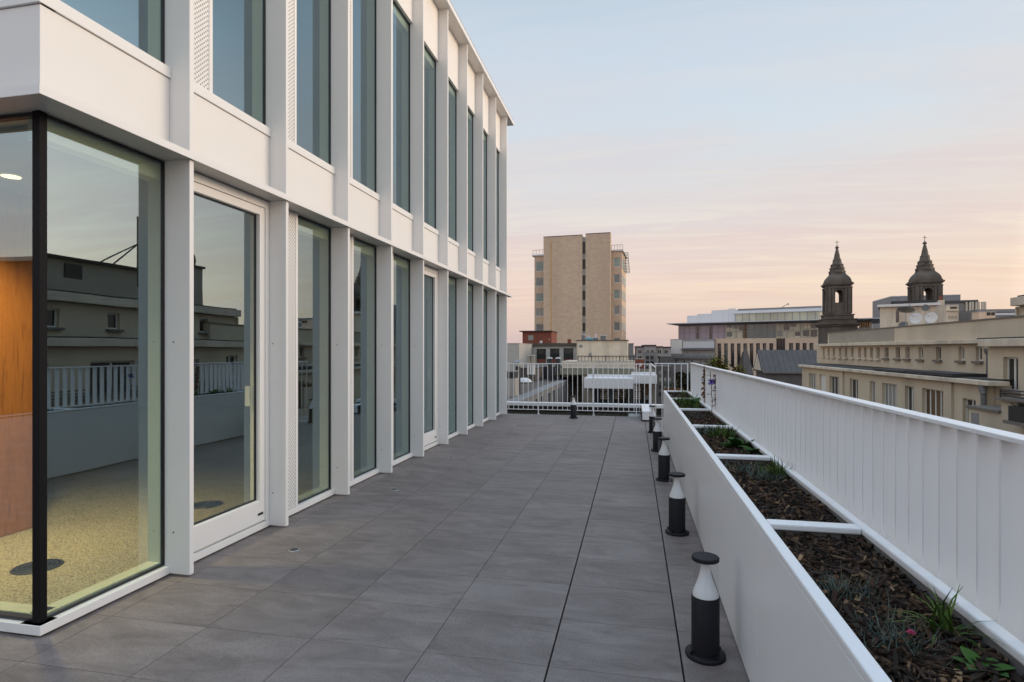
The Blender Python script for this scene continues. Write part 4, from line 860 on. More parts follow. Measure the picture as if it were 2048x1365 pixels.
rr = random.Random(21); a = Mo.s(1453)
while a < Mo.s(1640):
    if not Mo.s(1486) < a < Mo.s(1552):
        for zlo, zhi in ((zm, (zm + zt) / 2 - .1), ((zm + zt) / 2, zt)):
            if rr.random() < .55:
                d_ = rr.uniform(.25, .9) * (zhi - zlo); part(Mo, mo, 'blind', rr.choice(('cream_trim', 'pane_curtain', 'pane_dusk', 'pane_dark')), a + .06, a + 1.1, .0, .03, zhi - d_, zhi - .02)
    a += 1.15
for x0, x1, y0, y1 in ((1590, 1600, 664, 672), (1606, 1618, 661, 672), (1622, 1634, 660, 672)): pxpart(Mo, mo, 'dark_pane', 'pane_dark', x0, y0, x1, y1, .03, .05)
# stone base
hs = []; zb0 = Mo.Z(1440, 735)
for x0, x1 in ((655, 697), (728, 772), (803, 845), (875, 917), (947, 993), (1020, 1063), (1093, 1138), (1168, 1210), (1243, 1288), (1322, 1425), (1468, 1515), (1545, 1590), (1622, 1668), (1700, 1745)):
    p0, p1 = 1320 + x0 / 5.69, 1320 + x1 / 5.69; hs.append((Mo.s(p0, .4), Mo.s(p1, .4), zb0, zm - (1.0 if x0 != 1322 else .1)))
mb = MB(); Mo.wall(mb, Mo.s(1428, .4), Mo.s(1644, .4), GZ, zm - .02, hs, .4, .5); mb.build('stone_front', 'stone_peach', mo)
for k, h in enumerate(hs): Mo.window(mo, h, -.1, 1 if k != 9 else 4, ('pane_dark', 'pane_dusk', 'pane_dark')[k % 3], 'dark_metal', .12, trans=(.33, .66))
# pale annex at the left
o = 1.2; an0, an1 = Mo.s(1341, o), Mo.s(1429, o); zan = Mo.Z(1341, 679, o)
hs = [(Mo.s(x, o), Mo.s(x + 4.2, o), Mo.Z(x, 711, o), Mo.Z(x, 702, o)) for x in (1372, 1384, 1401, 1413)] + [(Mo.s(x, o), Mo.s(x + 6, o), Mo.Z(x, 729, o), Mo.Z(x, 719, o)) for x in (1348, 1364, 1380, 1396, 1404, 1416)]
mb = MB(); Mo.wall(mb, an0, an1, GZ, zan, hs, o, .4); Mo.box(mb, an0 + .02, an1 - .02, -16, o - .42, GZ, zan - .02); mb.build('annex', 'stone_grey', mo)
for h in hs: Mo.window(mo, h, o - .15, 2, 'pane_dark', 'pale_metal', .08)
pxpart(Mo, mo, 'annex_panel', 'white_stone', 1342, 680.5, 1364, 708, o, o + .12); pxpart(Mo, mo, 'annex_band', 'pale_metal', 1366, 683.5, 1428, 696.5, o, o + .5); pxpart(Mo, mo, 'annex_gutter', 'grey_metal', 1361, 697.5, 1428, 699.5, o, o + .7); pxpart(Mo, mo, 'annex_balcony', 'concrete_grey', 1346, 711.5, 1430, 717.5, o, o + .6)
# roof
rb = MB(); e0, e1 = S0 - 1.0, Mo.s(1757, 1); za = zt + .05
rb.hexa([Mo.pt(e0 + .8, .4, za), Mo.pt(e1 - 2.5, .4, za), Mo.pt(e1 - 2.5, -17, za), Mo.pt(e0 + .8, -17, za), Mo.pt(e0 - .9, 1.6, za + .34), Mo.pt(e1, 1.6, za + .34), Mo.pt(e1, -17, za + .34), Mo.pt(e0 - .9, -17, za + .34)]); rb.build('roof', 'grey_metal', mo)
part(Mo, mo, 'roof_edge', 'pale_metal', e0 - 1.0, e1 + .1, -17, 1.68, za + .344, za + .50)
for x0, x1, y0 in ((1374, 1395, 632), (1395, 1423, 628.5), (1423, 1446, 621.5), (1446, 1457, 620), (1457, 1472, 618)):
    o = -3; a_, b_ = Mo.s(x0, o), Mo.s(x1, o); part(Mo, mo, 'roof_box', 'white_box', a_, b_ - .02, -12, o, za + .51, Mo.Z(x0, y0, o))
o = -2.6; a_, b_ = Mo.s(1471, o), Mo.s(1640, o); zp0, zp1 = za + .51, Mo.Z(1471, 628, o)
part(Mo, mo, 'penthouse_glazing', 'curtain_wall', a_, b_, -12, o, zp0, zp1); mu = MB(); a = a_
while a < b_:
    Mo.box(mu, a, a + .07, o, o + .06, zp0, zp1); a += 1.3
mu.build('penthouse_mullions', 'grey_metal', mo); part(Mo, mo, 'penthouse_fascia', 'white_box', a_ - .3, b_ + .5, -12, o + .3, zp1 + .004, zp1 + .55); part(Mo, mo, 'penthouse_roof', 'grey_metal', a_ + .4, b_ + .2, -12, o - .2, zp1 + .56, zp1 + .95)
cr_ = MB(); cr_.tube(Mo.pt(Mo.s(1562, -4), -4, zp1 + .9), Mo.pt(Mo.s(1577, -4), -4, zp1 + 1.75), .06, n=6); cr_.tube(Mo.pt(Mo.s(1577, -4), -4, zp1 + 1.75), Mo.pt(Mo.s(1577, -4), -4, zp1 + 1.4), .09, n=6); cr_.build('roof_boom', 'grey_metal', mo)
a_, b_ = Mo.s(1719, -1), Mo.s(1742, -1); zq0, zq1 = Mo.Z(1730, 655, -1), za
part(Mo, mo, 'corner_storey', 'stone_grey', S1 - 3, b_ - .1, -12, -1.2, GZ, zq0)
for k in range(5): part(Mo, mo, 'glint_pane', 'painted_sunset_glint', a_ + (b_ - a_) * k / 5 + .1, a_ + (b_ - a_) * (k + 1) / 5 - .15, -1.3, -1, zq0 + .02, zq1 - .02)
part(Mo, mo, 'corner_frame', 'grey_metal', a_ - .1, b_ - .05, -6, -1.31, zq0, zq1 - .01)

# ---- church towers
def church_tower(label):
    t_ = thing('church_tower', label, 'church tower', (0, 0, 0), 'twin church towers')
    def sq(mb, hw, z0, z1, hw2=None):
        h2 = hw if hw2 is None else hw2; mb.hexa([(-hw, -hw, z0), (hw, -hw, z0), (hw, hw, z0), (-hw, hw, z0), (-h2, -h2, z1), (h2, -h2, z1), (h2, h2, z1), (-h2, h2, z1)])
    z = lambda py: (700 - py) / F * 150                    # heights read at the tower's distance
    mb = MB(); sq(mb, 3.75, -34, z(655)); sq(mb, 4.0, z(655) + .01, z(650), 4.4); sq(mb, 4.5, z(650) + .005, z(647.5)); sq(mb, 3.75, z(647.4), z(640.5)); sq(mb, 3.95, z(640.4), z(639)); sq(mb, 3.2, z(638.9), z(632)); sq(mb, 3.4, z(631.9), z(630)); mb.build('base', 'church_stone', t_)
    # belfry: four arched openings, a body pierced both ways
    zb, zt_ = z(629.9), z(574); hw = 2.75; oh = .92; zs, za_ = z(607), z(589)
    bf = MB(); ww = hw - oh
    for sx in (-1, 1):
        for sy in (-1, 1):
            x0, x1 = sorted((sx * oh, sx * hw)); y0, y1 = sorted((sy * oh, sy * hw)); bf.box(x0, x1, y0, y1, zb, zt_)
    bf.box(-oh, oh, -hw + .05, hw - .05, zb, zs); bf.box(-hw + .05, -oh, -oh, oh, zb, zs); bf.box(oh, hw - .05, -oh, oh, zb, zs)
    n = 10
    for ax in (0, 1):
        for sg in (-1, 1):
            for k in range(n):
                t0, t1 = math.pi * k / n, math.pi * (k + 1) / n; xa, xb = -oh * math.cos(t0), -oh * math.cos(t1); ha, hb = za_ + oh * math.sin(t0), za_ + oh * math.sin(t1); d0, d1 = sorted((sg * hw * .985, sg * oh))
                p8 = [(xa, d0, ha), (xb, d0, hb), (xb, d1, hb), (xa, d1, ha), (xa, d0, zt_), (xb, d0, zt_), (xb, d1, zt_), (xa, d1, zt_)]
                bf.hexa([(q[0], q[1], q[2]) if ax == 0 else (-q[1], q[0], q[2]) for q in p8])
    bf.box(-oh, oh, -oh, oh, zt_ - .6, zt_); bf.build('belfry', 'church_stone', t_)
    tr = MB()
    for ax in (0, 1):
        for sg in (-1, 1):
            for xx in (-2.3, 2.3, -1.45, 1.45):
                w2 = .36 if abs(xx) > 2 else .2; b = [(xx - w2, xx + w2), sorted((sg * hw, sg * (hw + .22)))]
                if ax == 0: tr.box(*b[0], *b[1], zb + .2, zt_ - .6)
                else: tr.box(*b[1], *b[0], zb + .2, zt_ - .6)
            b = [(-2.75, 2.75), sorted((sg * hw, sg * (hw + .28)))]
            if ax == 0: tr.box(*b[0], *b[1], zt_ - .6, zt_ - .25)
            else: tr.box(*b[1], *b[0], zt_ - .6, zt_ - .25)
            for k in range(n):                                   # arch surround
                t0, t1 = math.pi * k / n, math.pi * (k + 1) / n; r0, r1 = oh + .02, oh + .28; d0, d1 = sorted((sg * hw, sg * (hw + .14)))
                c_ = [(-r0 * math.cos(t0), za_ + r0 * math.sin(t0)), (-r0 * math.cos(t1), za_ + r0 * math.sin(t1)), (-r1 * math.cos(t1), za_ + r1 * math.sin(t1)), (-r1 * math.cos(t0), za_ + r1 * math.sin(t0))]
                p8 = [(q[0], d0, q[1]) for q in c_] + [(q[0], d1, q[1]) for q in c_]
                tr.hexa(p8 if ax == 0 else [(-q[1], q[0], q[2]) for q in p8])
    tr.build('pilasters', 'church_stone', t_)
    co = MB(); sq(co, 2.9, zt_ + .004, zt_ + .35, 3.1); sq(co, 3.25, zt_ + .354, zt_ + .7); sq(co, 2.95, zt_ + .704, zt_ + 1.0); co.build('cornice', 'church_stone', t_)
    dm = MB(); pr = [(2.85, zt_ + 1.0), (2.75, z(562)), (2.5, z(557.5)), (2.1, z(553.5)), (1.75, z(550.5)), (1.6, z(546.5))]
    s2 = math.sqrt(2); dm.lathe((0, 0, 0), [(r_ * s2 * .98, zz) for r_, zz in pr], 4, False, math.pi / 4); dm.build('dome', 'church_stone', t_)
    sp = MB(); pr = [(2.0, z(547)), (2.0, z(543)), (1.75, z(542.5)), (1.7, z(539)), (1.85, z(538.5)), (1.85, z(537)), (1.5, z(536)), (1.42, z(531.5)), (1.55, z(531)), (1.5, z(529.5)), (1.15, z(528.5)), (.98, z(521)), (1.05, z(520.6)), (1.0, z(519.6)), (.82, z(519)), (.62, z(511)), (.68, z(510.6)), (.6, z(509.8)), (.32, z(500)), (.2, z(498))]
    sp.lathe((0, 0, 0), pr, 8, False, math.pi / 8); sp.build('spire', 'church_stone', t_)
    oc = MB()
    for k in range(4):
        a = k * math.pi / 2; c_, s_ = math.cos(a), math.sin(a); oc.hexa([(c_ * x_ - s_ * y_, s_ * x_ + c_ * y_, zz) for zz in (z(535.2), z(532.4)) for x_, y_ in ((1.2, -.3), (1.49, -.3), (1.49, .3), (1.2, .3))])
    oc.build('louvre', 'dark_metal', t_)
    fb = MB(); fb.lathe((0, 0, z(498)), [(.15, 0), (.42, .1), (.48, .3), (.35, .5), (.18, .62), (.1, .9)], 12); fb.build('finial', 'church_stone', t_)
    cz = MB(); cz.box(-.05, .05, -.05, .05, z(491), z(481.5)); cz.box(-.42, .42, -.045, .045, z(485.2), z(484.5)); cz.build('cross', 'dark_metal', t_)
    return t_
ct = church_tower('left of the twin dark stone church towers, rising whole above the roofs')
CS = 88 / 150
p = P(1674, YH, 88); ct.location = (p.x, p.y, H); ct.scale = (CS, CS, CS); ct.rotation_euler = (0, 0, R(-6.5)); WL[ct] = Vector(ct.location)
p = P(1849.5, YH, 83); copy_tree(ct, (p.x, p.y, 1.45 - .25), 'right of the twin dark stone church towers, behind the dish covered house', R(-9), CS)

# ---- slate roofs
Sl = Fac(1515, 75, 0)
sh = thing('slate_hall', 'long hall under a big grey standing seam slate roof', 'hall', (*Sl.xy(4, -3), GZ))
a_, b_ = 0, Sl.s(1650); zr, ze = Sl.Z(1515, 700.3), -1.35
mb = MB(); Sl.box(mb, a_ + .3, b_, -2.4, 2.6, GZ, ze - .02); mb.build('wall', 'slate', sh)
mb = MB(); mb.add([Sl.pt(a_, 3.0, ze), Sl.pt(b_, 3.0, ze), Sl.pt(b_, 0, zr), Sl.pt(a_, 0, zr), Sl.pt(a_, -3, ze), Sl.pt(b_, -3, ze)], [(0, 1, 2, 3), (3, 2, 5, 4), (0, 3, 4), (1, 5, 2), (0, 4, 5, 1)]); mb.build('roof', 'slate', sh)
mb = MB(); a = a_ + .35
while a < b_: mb.tube(Sl.pt(a, 3.0, ze + .015), Sl.pt(a, 0, zr + .015), .025, n=4); a += .62
mb.build('roof_seams', 'slate', sh); part(Sl, sh, 'gutter', 'lead_pipe', a_ + .1, b_, 3.0, 3.2, ze - .15, ze + .02); part(Sl, sh, 'lower_wall', 'slate', a_ + .3, b_, 2.6, 2.8, GZ, ze - .16)
mb = MB(); mb.add([Sl.pt(a_ - .05, 2.2, ze + .2), Sl.pt(a_ - .05, -2.2, ze + .2), Sl.pt(a_ - .05, 0, zr - .5), Sl.pt(a_ + .15, 2.2, ze + .2), Sl.pt(a_ + .15, -2.2, ze + .2), Sl.pt(a_ + .15, 0, zr - .5)], [(0, 1, 2), (3, 5, 4), (0, 3, 4, 1), (1, 4, 5, 2), (2, 5, 3, 0)]); mb.build('gable', 'cream_trim', sh)
Sg = Fac(1480, 66, 0)
sg_ = thing('slate_gable', 'steep narrow slate gable left of the big slate roof', 'gable roof', (*Sg.xy(.7, -.6), GZ))
zr, ze = Sg.Z(1489, 699), Sg.Z(1489, 749); w_ = Sg.s(1506); k0, k1 = w_ * .32, w_ * .60
mb = MB(); mb.add([Sg.pt(.25, .5, ze), Sg.pt(w_, .5, ze), Sg.pt(w_, -1.8, ze), Sg.pt(-.15, -1.4, ze), Sg.pt(k0, -.3, zr), Sg.pt(k1, -.35, zr - .05)], [(0, 1, 5, 4), (1, 2, 5), (2, 3, 4, 5), (3, 0, 4), (0, 3, 2, 1)]); mb.build('roof', 'slate', sg_)
mb = MB(); Sg.box(mb, .0, w_ - .05, -1.4, .4, GZ, ze - .01); mb.build('wall', 'dark_metal', sg_)
mb = MB(); mb.add([Sg.pt(.22, .45, ze + .02), Sg.pt(-.12, -1.3, ze + .02), Sg.pt(k0 - .06, -.32, zr - .3), Sg.pt(.16, .45, ze + .02), Sg.pt(-.2, -1.3, ze + .02), Sg.pt(k0 - .14, -.32, zr - .3)], [(0, 1, 2), (3, 5, 4), (0, 3, 4, 1), (1, 4, 5, 2), (2, 5, 3, 0)]); mb.build('gable_front', 'dark_metal', sg_)
# trees behind the railing
def tree(label, c, rx, ry, rz, n, m_, seed, name='street_tree'):
    t_ = thing(name, label, 'tree', (c.x, c.y, GZ)); rr = random.Random(seed); lv, st = MB(), MB()
    st.tube((c.x, c.y, GZ), (c.x, c.y, c.z - rz * .3), .28, .14, 8); cl = []
    for _ in range(26):
        v = Vector((rr.gauss(0, 1), rr.gauss(0, 1), rr.gauss(0, 1))).normalized() * rr.uniform(.45, 1); q = c + Vector((v.x * rx, v.y * ry, v.z * rz)); cl.append((q, rr.uniform(.28, .5) * min(rx, rz)))
        st.tube((c.x, c.y, c.z - rz * .5), q, .06, .02, 5)
    for _ in range(n):
        q, r_ = rr.choice(cl); v = Vector((rr.gauss(0, 1), rr.gauss(0, 1), rr.gauss(0, 1))).normalized() * r_ * rr.uniform(.6, 1.05); leaf(lv, q + v, (rr.uniform(-1, 1), rr.uniform(-1, 1), rr.uniform(-.6, .8)), rr.uniform(.14, .24), .13, .2, 2)
    st.build('trunk', 'bark', t_); lv.build('crown', m_, t_)
p = P(1443, 748, 34); tree('yellow green tree whose top shows over the slatted railing', Vector((p.x, p.y, p.z - .45)), 1.35, 1.3, 1.5, 5200, 'foliage', 3)
p = P(1366, 775, 30); tree('dark olive tree seen through the bars behind the planter end', Vector((p.x, p.y, p.z - .3)), .75, .9, 1.2, 3600, 'foliage_dark', 4)

# ================================================================== cream building across the street
XB = 16.0
U = Fac(0, 0, R(-90), O=(XB, 62.0)); Yw = lambda y: 62.0 - y               # s = 62 - Y
cb = thing('cream_terrace_row', 'long cream rendered building with a row of small windows across the street', 'building', (XB, 45, GZ))
def px_s(fc, px, out=0): return fc.s(px, out)
sA, sB = U.s(1633.7), U.s(1979)                          # set back window storey
zu0, zu1 = .30, 1.74; hs = []
SW = [(288, 303), (330, 347), (375, 393), (428, 447), (480, 500), (535, 557), (597, 620), (648, 670), (700, 725), (755, 785), (828, 862), (925, 962), (1010, 1048), (1125, 1165), (1278, 1322), (1475, 1525), (1625, 1680)]
for k, (x0, x1) in enumerate(SW): hs.append((U.s(1580 + x0 / 4.376), U.s(1580 + x1 / 4.376), .88 if k < 10 else .92, 1.60))
mb = MB(); U.wall(mb, sA, sB, zu0, zu1, hs, 0, .28); U.box(mb, sA + .02, sB, -9, -.30, GZ, zu1 - .02); mb.build('wall', 'cream', cb)
for k, h in enumerate(hs):
    U.window(cb, h, -.14, 1, 'pane_curtain' if k % 3 == 0 else 'pane_dark', 'window_white' if k in (13, 15, 16) else 'concrete', .05 if k < 13 else .07)
    part(U, cb, 'window_sill', 'cream_trim' if k < 10 else 'sill', h[0] - .12, h[1] + .12, .002, .14, h[2] - .13, h[2] - .01)
part(U, cb, 'ledge', 'cream_trim', U.s(1632.6, .35), U.s(1956, .35), -.6, .36, 1.742, 1.95, .02)
part(U, cb, 'parapet', 'cream', U.s(1655), sB + 4, -.6, -.02, 1.951, 2.83); part(U, cb, 'parapet_cap', 'sill', U.s(1655) - .1, sB + 4, -.7, .03, 2.832, 2.90)
part(U, cb, 'parapet_patch', 'grey_render', U.s(1655) + .3, U.s(1788), -.02, -.012, 2.0, 2.80)
XL = 13.8; Lw = Fac(0, 0, R(-90), O=(XL, 62.0)); lA, lB = Lw.s(1604), Lw.s(1972)
hs = []; LWN = [(165, 228, 3), (258, 312, 0), (345, 428, 3), (522, 595, 2), (697, 750, 2), (805, 935, 4), (1005, 1080, 2), (1155, 1340, 4), (1510, 1625, 2)]
for x0, x1, n_ in LWN: hs.append((Lw.s(1580 + x0 / 4.376), Lw.s(1580 + x1 / 4.376), -2.2 if n_ else -1.9, -.42 if x0 != 1510 else -.62))
mb = MB(); Lw.wall(mb, lA, lB, GZ, .03, hs, 0, .3); Lw.box(mb, lA + .02, lB, -2.2, -.32, GZ, .02); mb.build('wall', 'cream', cb)
for h, (x0, x1, n_) in zip(hs, LWN):
    if n_: Lw.window(cb, h, -.15, n_, 'pane_curtain' if x0 in (165, 805, 697) else ('pane_amber' if x0 == 1155 else 'pane_dark'), 'window_white', .06)
    else: part(Lw, cb, 'blank_panel', 'white_stone', h[0] + .01, h[1] - .01, -.2, -.12, h[2], h[3])
part(Lw, cb, 'cornice', 'cream_trim', Lw.s(1596, .3), Lw.s(1956, .3), -.5, .3, .032, .215, .02); part(Lw, cb, 'cornice', 'cream_trim', Lw.s(1956, .3) + .01, Lw.s(1973, .3), -.5, .27, .03, .21, .02)
part(Lw, cb, 'flat_roof', 'bitumen', lA - .3, lB, -2.19, -.1, .2155, .26)
for x in (465, 1410): part(Lw, cb, 'pilaster', 'cream', Lw.s(1580 + x / 4.376) - .35, Lw.s(1580 + x / 4.376) + .2, .002, .10, GZ, .028)
rt = MB(); mb_s = [U.s(1580 + x / 4.376) for x in (720, 990, 1400)]
part(Lw, cb, 'roof_felt', 'bitumen', Lw.s(1745, .1), Lw.s(1810, .1), -1.2, .1, .262, .36); part(Lw, cb, 'roof_felt', 'bitumen', Lw.s(1810, .1) + .1, Lw.s(1906, .1), -1.2, .12, .262, .40)
# taller neighbour, running on past the right edge
XN = 14.5; Nb = Fac(0, 0, R(-90), O=(XN, 27.7)); nb = thing('tall_cream_house', 'taller cream house at the right edge with a tall white window and a roof storey', 'house', (XN, 20, GZ)); nL = 40.0
hs = [(Nb.s(2006), Nb.s(2036.5), -.18, 1.16)]
a = hs[0][1] + 1.9
while a < nL - 2: hs.append((a, a + 2.0, -.6, 1.0)); a += 3.6
mb = MB(); Nb.wall(mb, 0, nL, GZ, 1.58, hs, 0, .3); Nb.box(mb, .02, nL, -12, -.32, GZ, 1.57); mb.build('wall', 'cream', nb)
for h in hs: Nb.window(nb, h, -.16, 2, 'pane_dark', 'window_white', .07); part(Nb, nb, 'window_sill', 'sill', h[0] - .15, h[1] + .15, .002, .16, h[2] - .12, h[2] - .01)
part(Nb, nb, 'ledge', 'cream_trim', Nb.s(1955, .35), nL, -.6, .35, 1.584, 1.89, .02); part(Nb, nb, 'flat_roof', 'bitumen', -.6, nL, -1.9, .1, 1.892, 1.95)
Nr = Fac(0, 0, R(-90), O=(16.3, 27.7)); rA = Nr.s(2033.6); hs = []; a = rA + 2.4
while a < nL - 2: hs.append((a, a + .62, 2.35, 3.05)); a += 2.7
mb = MB(); Nr.wall(mb, rA, nL, 1.9, 3.33, hs, 0, .25); Nr.box(mb, rA + .02, nL, -8, -.27, 1.9, 3.32); mb.build('roof_storey', 'cream', nb)
for h in hs: Nr.window(nb, h, -.14, 1, 'pane_dark', 'window_white', .06); part(Nr, nb, 'window_sill', 'sill', h[0] - .1, h[1] + .1, .002, .15, h[2] - .11, h[2] - .01)
part(Nr, nb, 'roof_ledge', 'cream_trim', Nr.s(2020, .35), nL, -8, .35, 3.334, 3.70, .02); part(Nr, nb, 'roof_felt', 'bitumen', Nr.s(2032, .2), nL, -1, .15, 3.703, 3.78)
part(Nr, nb, 'roof_parapet', 'grey_render', rA + 3.5, nL, -7, -1.4, 3.72, 4.5)
pp = MB(); pp.tube(Nr.pt(rA + .12, .08, 3.3), Nr.pt(rA + .12, .08, 2.15), .05, n=8); pp.tube(Nr.pt(rA + .12, .08, 2.15), Nr.pt(rA + .45, .3, 1.92), .05, n=8); pp.build('downpipe', 'cream_trim', nb)
pp = MB(); qx = U.pt(U.s(1977.5, .12), .15, 0); pp.tube((qx[0], qx[1], GZ), (qx[0], qx[1], 1.3), .075, n=10); pp.lathe((qx[0], qx[1], 1.22), [(.09, 0), (.16, .18), (.16, .3)], 10); pp.build('downpipe', 'lead_pipe', nb)
pp = MB(); qx = Lw.pt(Lw.s(1966, .2), .18, 0); pp.tube((qx[0], qx[1], GZ), (qx[0], qx[1], -.35), .1, n=10); pp.tube((qx[0], qx[1], -.35), (qx[0] + .05, qx[1] + .15, .02), .1, .16, n=10); pp.build('downpipe', 'lead_pipe', cb)
# roof structures of the tall house, mirrored in the glass
rh = thing('roof_hut', 'grey rendered roof hut with a dark doorway on the tall cream house', 'roof hut', (19.5, 17.5, 3.9)); MB().box(18.2, 22, 17.6, 24.0, 3.9, 5.35).build('wall', 'grey_render', rh); MB().box(18.0, 22.2, 17.4, 24.2, 5.353, 5.47).build('roof', 'bitumen', rh); MB().box(18.12, 18.195, 20.3, 21.1, 4.5, 5.2).build('doorway', 'dark_metal', rh)
ma = thing('antenna_mast', 'thin steel antenna mast with two struts on the roof hut', 'mast', (18.6, 24.5, 4.5)); MB().tube((18.6, 24.5, 4.5), (18.6, 24.5, 8.2), .09, .06, 8).build('pole', 'dark_metal', ma)
for yy in (22.3, 23.0): MB().tube((18.6, yy, 5.47), (18.6, 24.5, 6.8), .035, n=6).build('strut', 'dark_metal', ma)
ch = thing('rendered_chimney', 'grey rendered chimney with a dark pot on the tall cream house', 'chimney', (17.2, 26.5, 1.9)); MB().box(16.8, 17.6, 26.1, 26.9, 1.95, 5.8).build('stack', 'grey_render', ch); MB().box(16.7, 17.7, 26.0, 27.0, 5.803, 5.92).build('cap', 'bitumen', ch); MB().lathe((17.2, 26.5, 5.923), [(.2, 0), (.24, .3), (.18, .6)], 12).build('pot', 'dark_metal', ch)
# low terrace wall and balcony in front of the tall house
Tw = Fac(0, 0, R(-90), O=(13.0, 28.0)); t0 = Tw.s(1937); tz = Tw.Z(1937, 811)
tw_ = thing('terrace_wall', 'low cream terrace wall with dark coping and a grey plaster patch', 'wall', (13, 20, GZ)); part(Tw, tw_, 'wall', 'cream', t0, 30, -1.4, 0, GZ, tz - .1); part(Tw, tw_, 'coping', 'sill', t0 - .05, Tw.s(2001), -1.45, .08, tz - .097, tz)
part(Tw, tw_, 'upper_wall', 'cream', Tw.s(2002), 30, -1.4, -.01, tz - .098, Tw.Z(2003, 801)); part(Tw, tw_, 'plaster_patch', 'plaster_patch', t0 + .2, Tw.s(1958), .0, .008, tz - 1.0, tz - .25)
bz = Tw.Z(2003, 800); part(Tw, tw_, 'upper_coping', 'sill', Tw.s(1997), 30, -1.45, .15, bz + .004, bz + .09)
rl = MB()
for k in range(3): rl.tube(Tw.pt(Tw.s(2004), .05, bz + .16 + k * .11), Tw.pt(30, .05, bz + .16 + k * .11), .03, n=5)
for k in range(9): a = Tw.s(2004) + k * 1.6; rl.tube(Tw.pt(a, .05, bz + .09), Tw.pt(a, .05, bz + .4), .03, n=5)
rl.build('balcony_rail', 'dark_metal', tw_)
tr_ = thing('balcony_planter', 'dark balcony trough of shaded plants at the right edge', 'planter', (*Tw.xy(Tw.s(2034), .3), bz - .6)); part(Tw, tr_, 'trough', 'dark_metal', Tw.s(2030, .3), Tw.s(2075, .3), .16, .5, bz - .6, bz - .1); part(Tw, tr_, 'bracket', 'sill', Tw.s(2022, .3), Tw.s(2080, .3), .01, .55, bz - .72, bz - .604)
mb = MB(); rr = random.Random(8)
for _ in range(500):
    a = Tw.s(2030, .3) + rr.uniform(0, 1.6); q = Vector(Tw.pt(a, .3 + rr.gauss(0, .1), bz - .1 + rr.uniform(-.1, .12))); leaf(mb, q, (rr.uniform(-1, 1), rr.uniform(-1, 1), rr.uniform(-.5, 1)), .09, .05, .3, 2)
mb.build('foliage', 'foliage_dark', tr_)

# ---- behind the parapet: house with satellite dishes and the far blocks
Dh = Fac(1760, 76, R(-22))
dh, u0, u1, zt = building('dish_house', 'cream flat roofed house behind the satellite dishes', Dh, 1760, 1880, 615, 7, 'cream_trim')
part(Dh, dh, 'roof_edge', 'white_stone', u0 - .3, u1 + .1, -8.2, .5, zt + .004, zt + .32); part(Dh, dh, 'roof_felt', 'bitumen', u0 + 1.2, u1 - .5, -7, -.5, zt + .33, zt + .75)
pxpart(Dh, dh, 'window', 'pane_dark', 1792, 620, 1798.5, 645, -.1, .06); part(Dh, dh, 'pier', 'cream', Dh.s(1798.5), Dh.s(1801), .0, .15, GZ, zt)
part(Dh, dh, 'stack', 'cream', Dh.s(1876), Dh.s(1889), -3, .4, GZ, Dh.Z(1880, 601)); part(Dh, dh, 'stack_pot', 'red_brick', Dh.s(1879), Dh.s(1885), -2, -.5, Dh.Z(1880, 601) + .004, Dh.Z(1880, 592))
r_, c_, a_, b_, z0, z1 = roofbox('vented_chimney', 'broad cream chimney block with square vent holes right of the dishes', 'chimney', 1893, 611, 1917, 645, 60, 2.2, 'cream_trim', zb=GZ, trim='white_stone')
for k in range(3): pxpart(c_, r_, 'vent', 'grey_render', 1896.5 + k * 6.8, 632, 1900.5 + k * 6.8, 637, -.05, .05)
pxpart(c_, r_, 'vent', 'dark_metal', 1901, 614, 1914, 617.5, -.05, .06); pxpart(c_, r_, 'band', 'cream_trim', 1892, 619.5, 1918, 622, 0, .2)
for c_, r_, aim, lb, m_ in ((P(1832, 638.5, 36.5), .375, (-.75, -1, .25), 'left of the two big white satellite dishes above the parapet', 'dish_pale'), (P(1862.5, 637, 35.5), .35, (-.75, -1, .25), 'right of the two big white satellite dishes above the parapet', 'dish_pale'),
                       (P(1812, 623, 37.5), .50, (.25, .35, 1.0), 'large dish seen edge on, tipped towards the sky', 'dish_dark'), (P(1851, 616.5, 44), .26, (-.4, -1, .3), 'small dark satellite dish high between the white ones', 'dish_dark'), (P(1807, 651, 38), .27, (-.5, -.6, .6), 'dark satellite dish half hidden behind the parapet', 'dish_dark')):
    dish(c_, r_, aim, lb, m_, 2.4)
Gb = Fac(1782, 125, R(-6))
gb, u0, u1, zt = building('grey_office_block', 'grey metal clad office block behind the right church tower', Gb, 1782, 1921, 594, 14, 'grey_metal'); part(Gb, gb, 'roof_edge', 'pale_metal', u0, u1, -14, .1, zt + .004, zt + .15)
pxpart(Gb, gb, 'panel', 'concrete_grey', 1796, 597, 1797, 640, 0, .1)
Gc = Fac(1890, 100, R(-10))
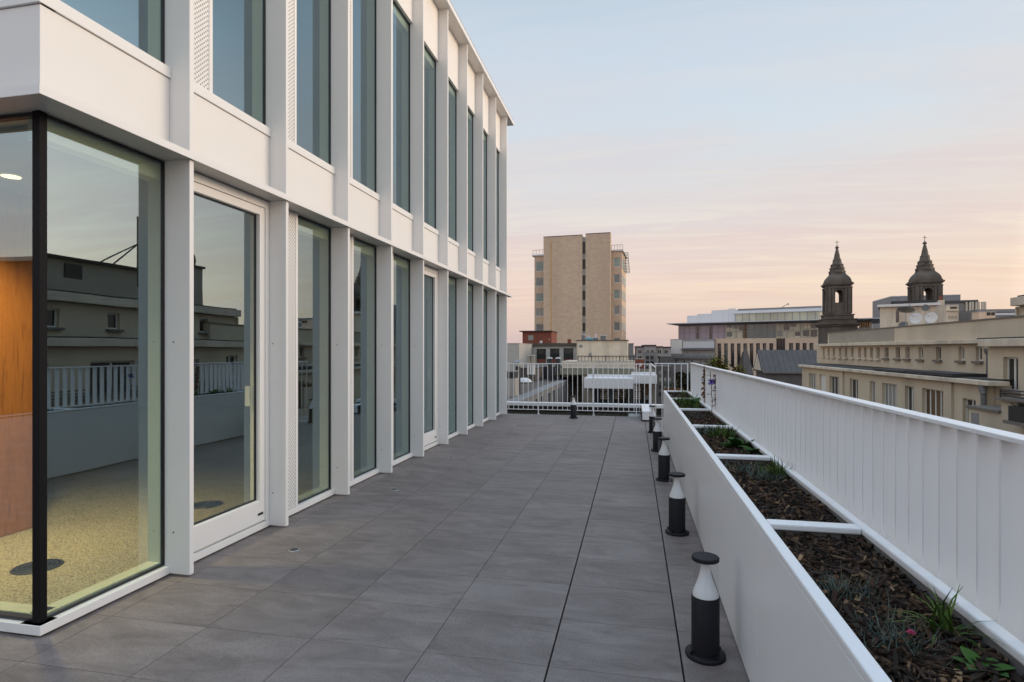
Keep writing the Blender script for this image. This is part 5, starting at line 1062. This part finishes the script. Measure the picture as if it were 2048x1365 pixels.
gc, u0, u1, zt = building('ribbed_block', 'grey block with tall pale ribs and dark bands at the far right', Gc, 1890, 1951, 606, 10, 'grey_metal'); part(Gc, gc, 'roof_edge', 'slate', u0 - .3, u1 + .3, -10, .3, zt + .004, zt + .35)
rb = MB(); a = Gc.s(1930)
for k in range(7): Gc.box(rb, a, a + .28, .0, .35, GZ, zt); a += .36 if k % 2 else .5
rb.build('ribs', 'cream_trim', gc); pxpart(Gc, gc, 'glazing', 'pane_dusk', 1905, 609, 1929, 622, 0, .1)
for k in range(4): pxpart(Gc, gc, 'louvre_band', 'concrete_grey', 1898, 624 + k * 4, 1929, 626 + k * 4, 0, .12)
Gd = Fac(1952, 72, R(-4))
gd, u0, u1, zt = building('banded_block', 'low grey banded roof building at the right edge above the parapet', Gd, 1952, 2060, 619.5, 8, 'concrete_grey')
for k in range(4): part(Gd, gd, 'band', 'pale_metal' if k % 2 else 'grey_metal', u0 + .05, u1 - .05, 0, .1 + .03 * k, zt - .35 - k * .42, zt - .08 - k * .42)
r_, c_, a_, b_, z0, z1 = roofbox('peach_chimney', 'wide peach chimney with dark openings at the right edge', 'chimney', 1958, 624, 1991, 640, 55, 1.2, 'stone_peach', zb=2, trim='concrete'); pxpart(c_, r_, 'flue_opening', 'dark_metal', 1974, 625, 1981, 631, -.05, .05); pxpart(c_, r_, 'flue_opening', 'dark_metal', 1983, 625, 1990, 631, -.05, .05)

# ---- behind the viewer, mirrored in the glass of the return wall
bb = thing('brick_roof_house', 'red brown brick roof house behind the terrace, mirrored in the corner glass', 'house', (-8, -20, GZ)); MB().box(-30, 6, -26, -17, GZ, 5.6).build('wall', 'red_brick', bb); MB().box(-30.2, 6.2, -26, -16.8, 5.604, 5.8).build('roof_edge', 'concrete', bb)
MB().box(-12.2, -11.2, -18.6, -17.6, 5.8, 7.0).build('chimney', 'red_brick', bb); MB().lathe((-11.7, -18.1, 7.0), [(.6, 0), (.55, .15), (.3, .3), (.05, .36)], 14).build('cowl', 'pale_metal', bb)
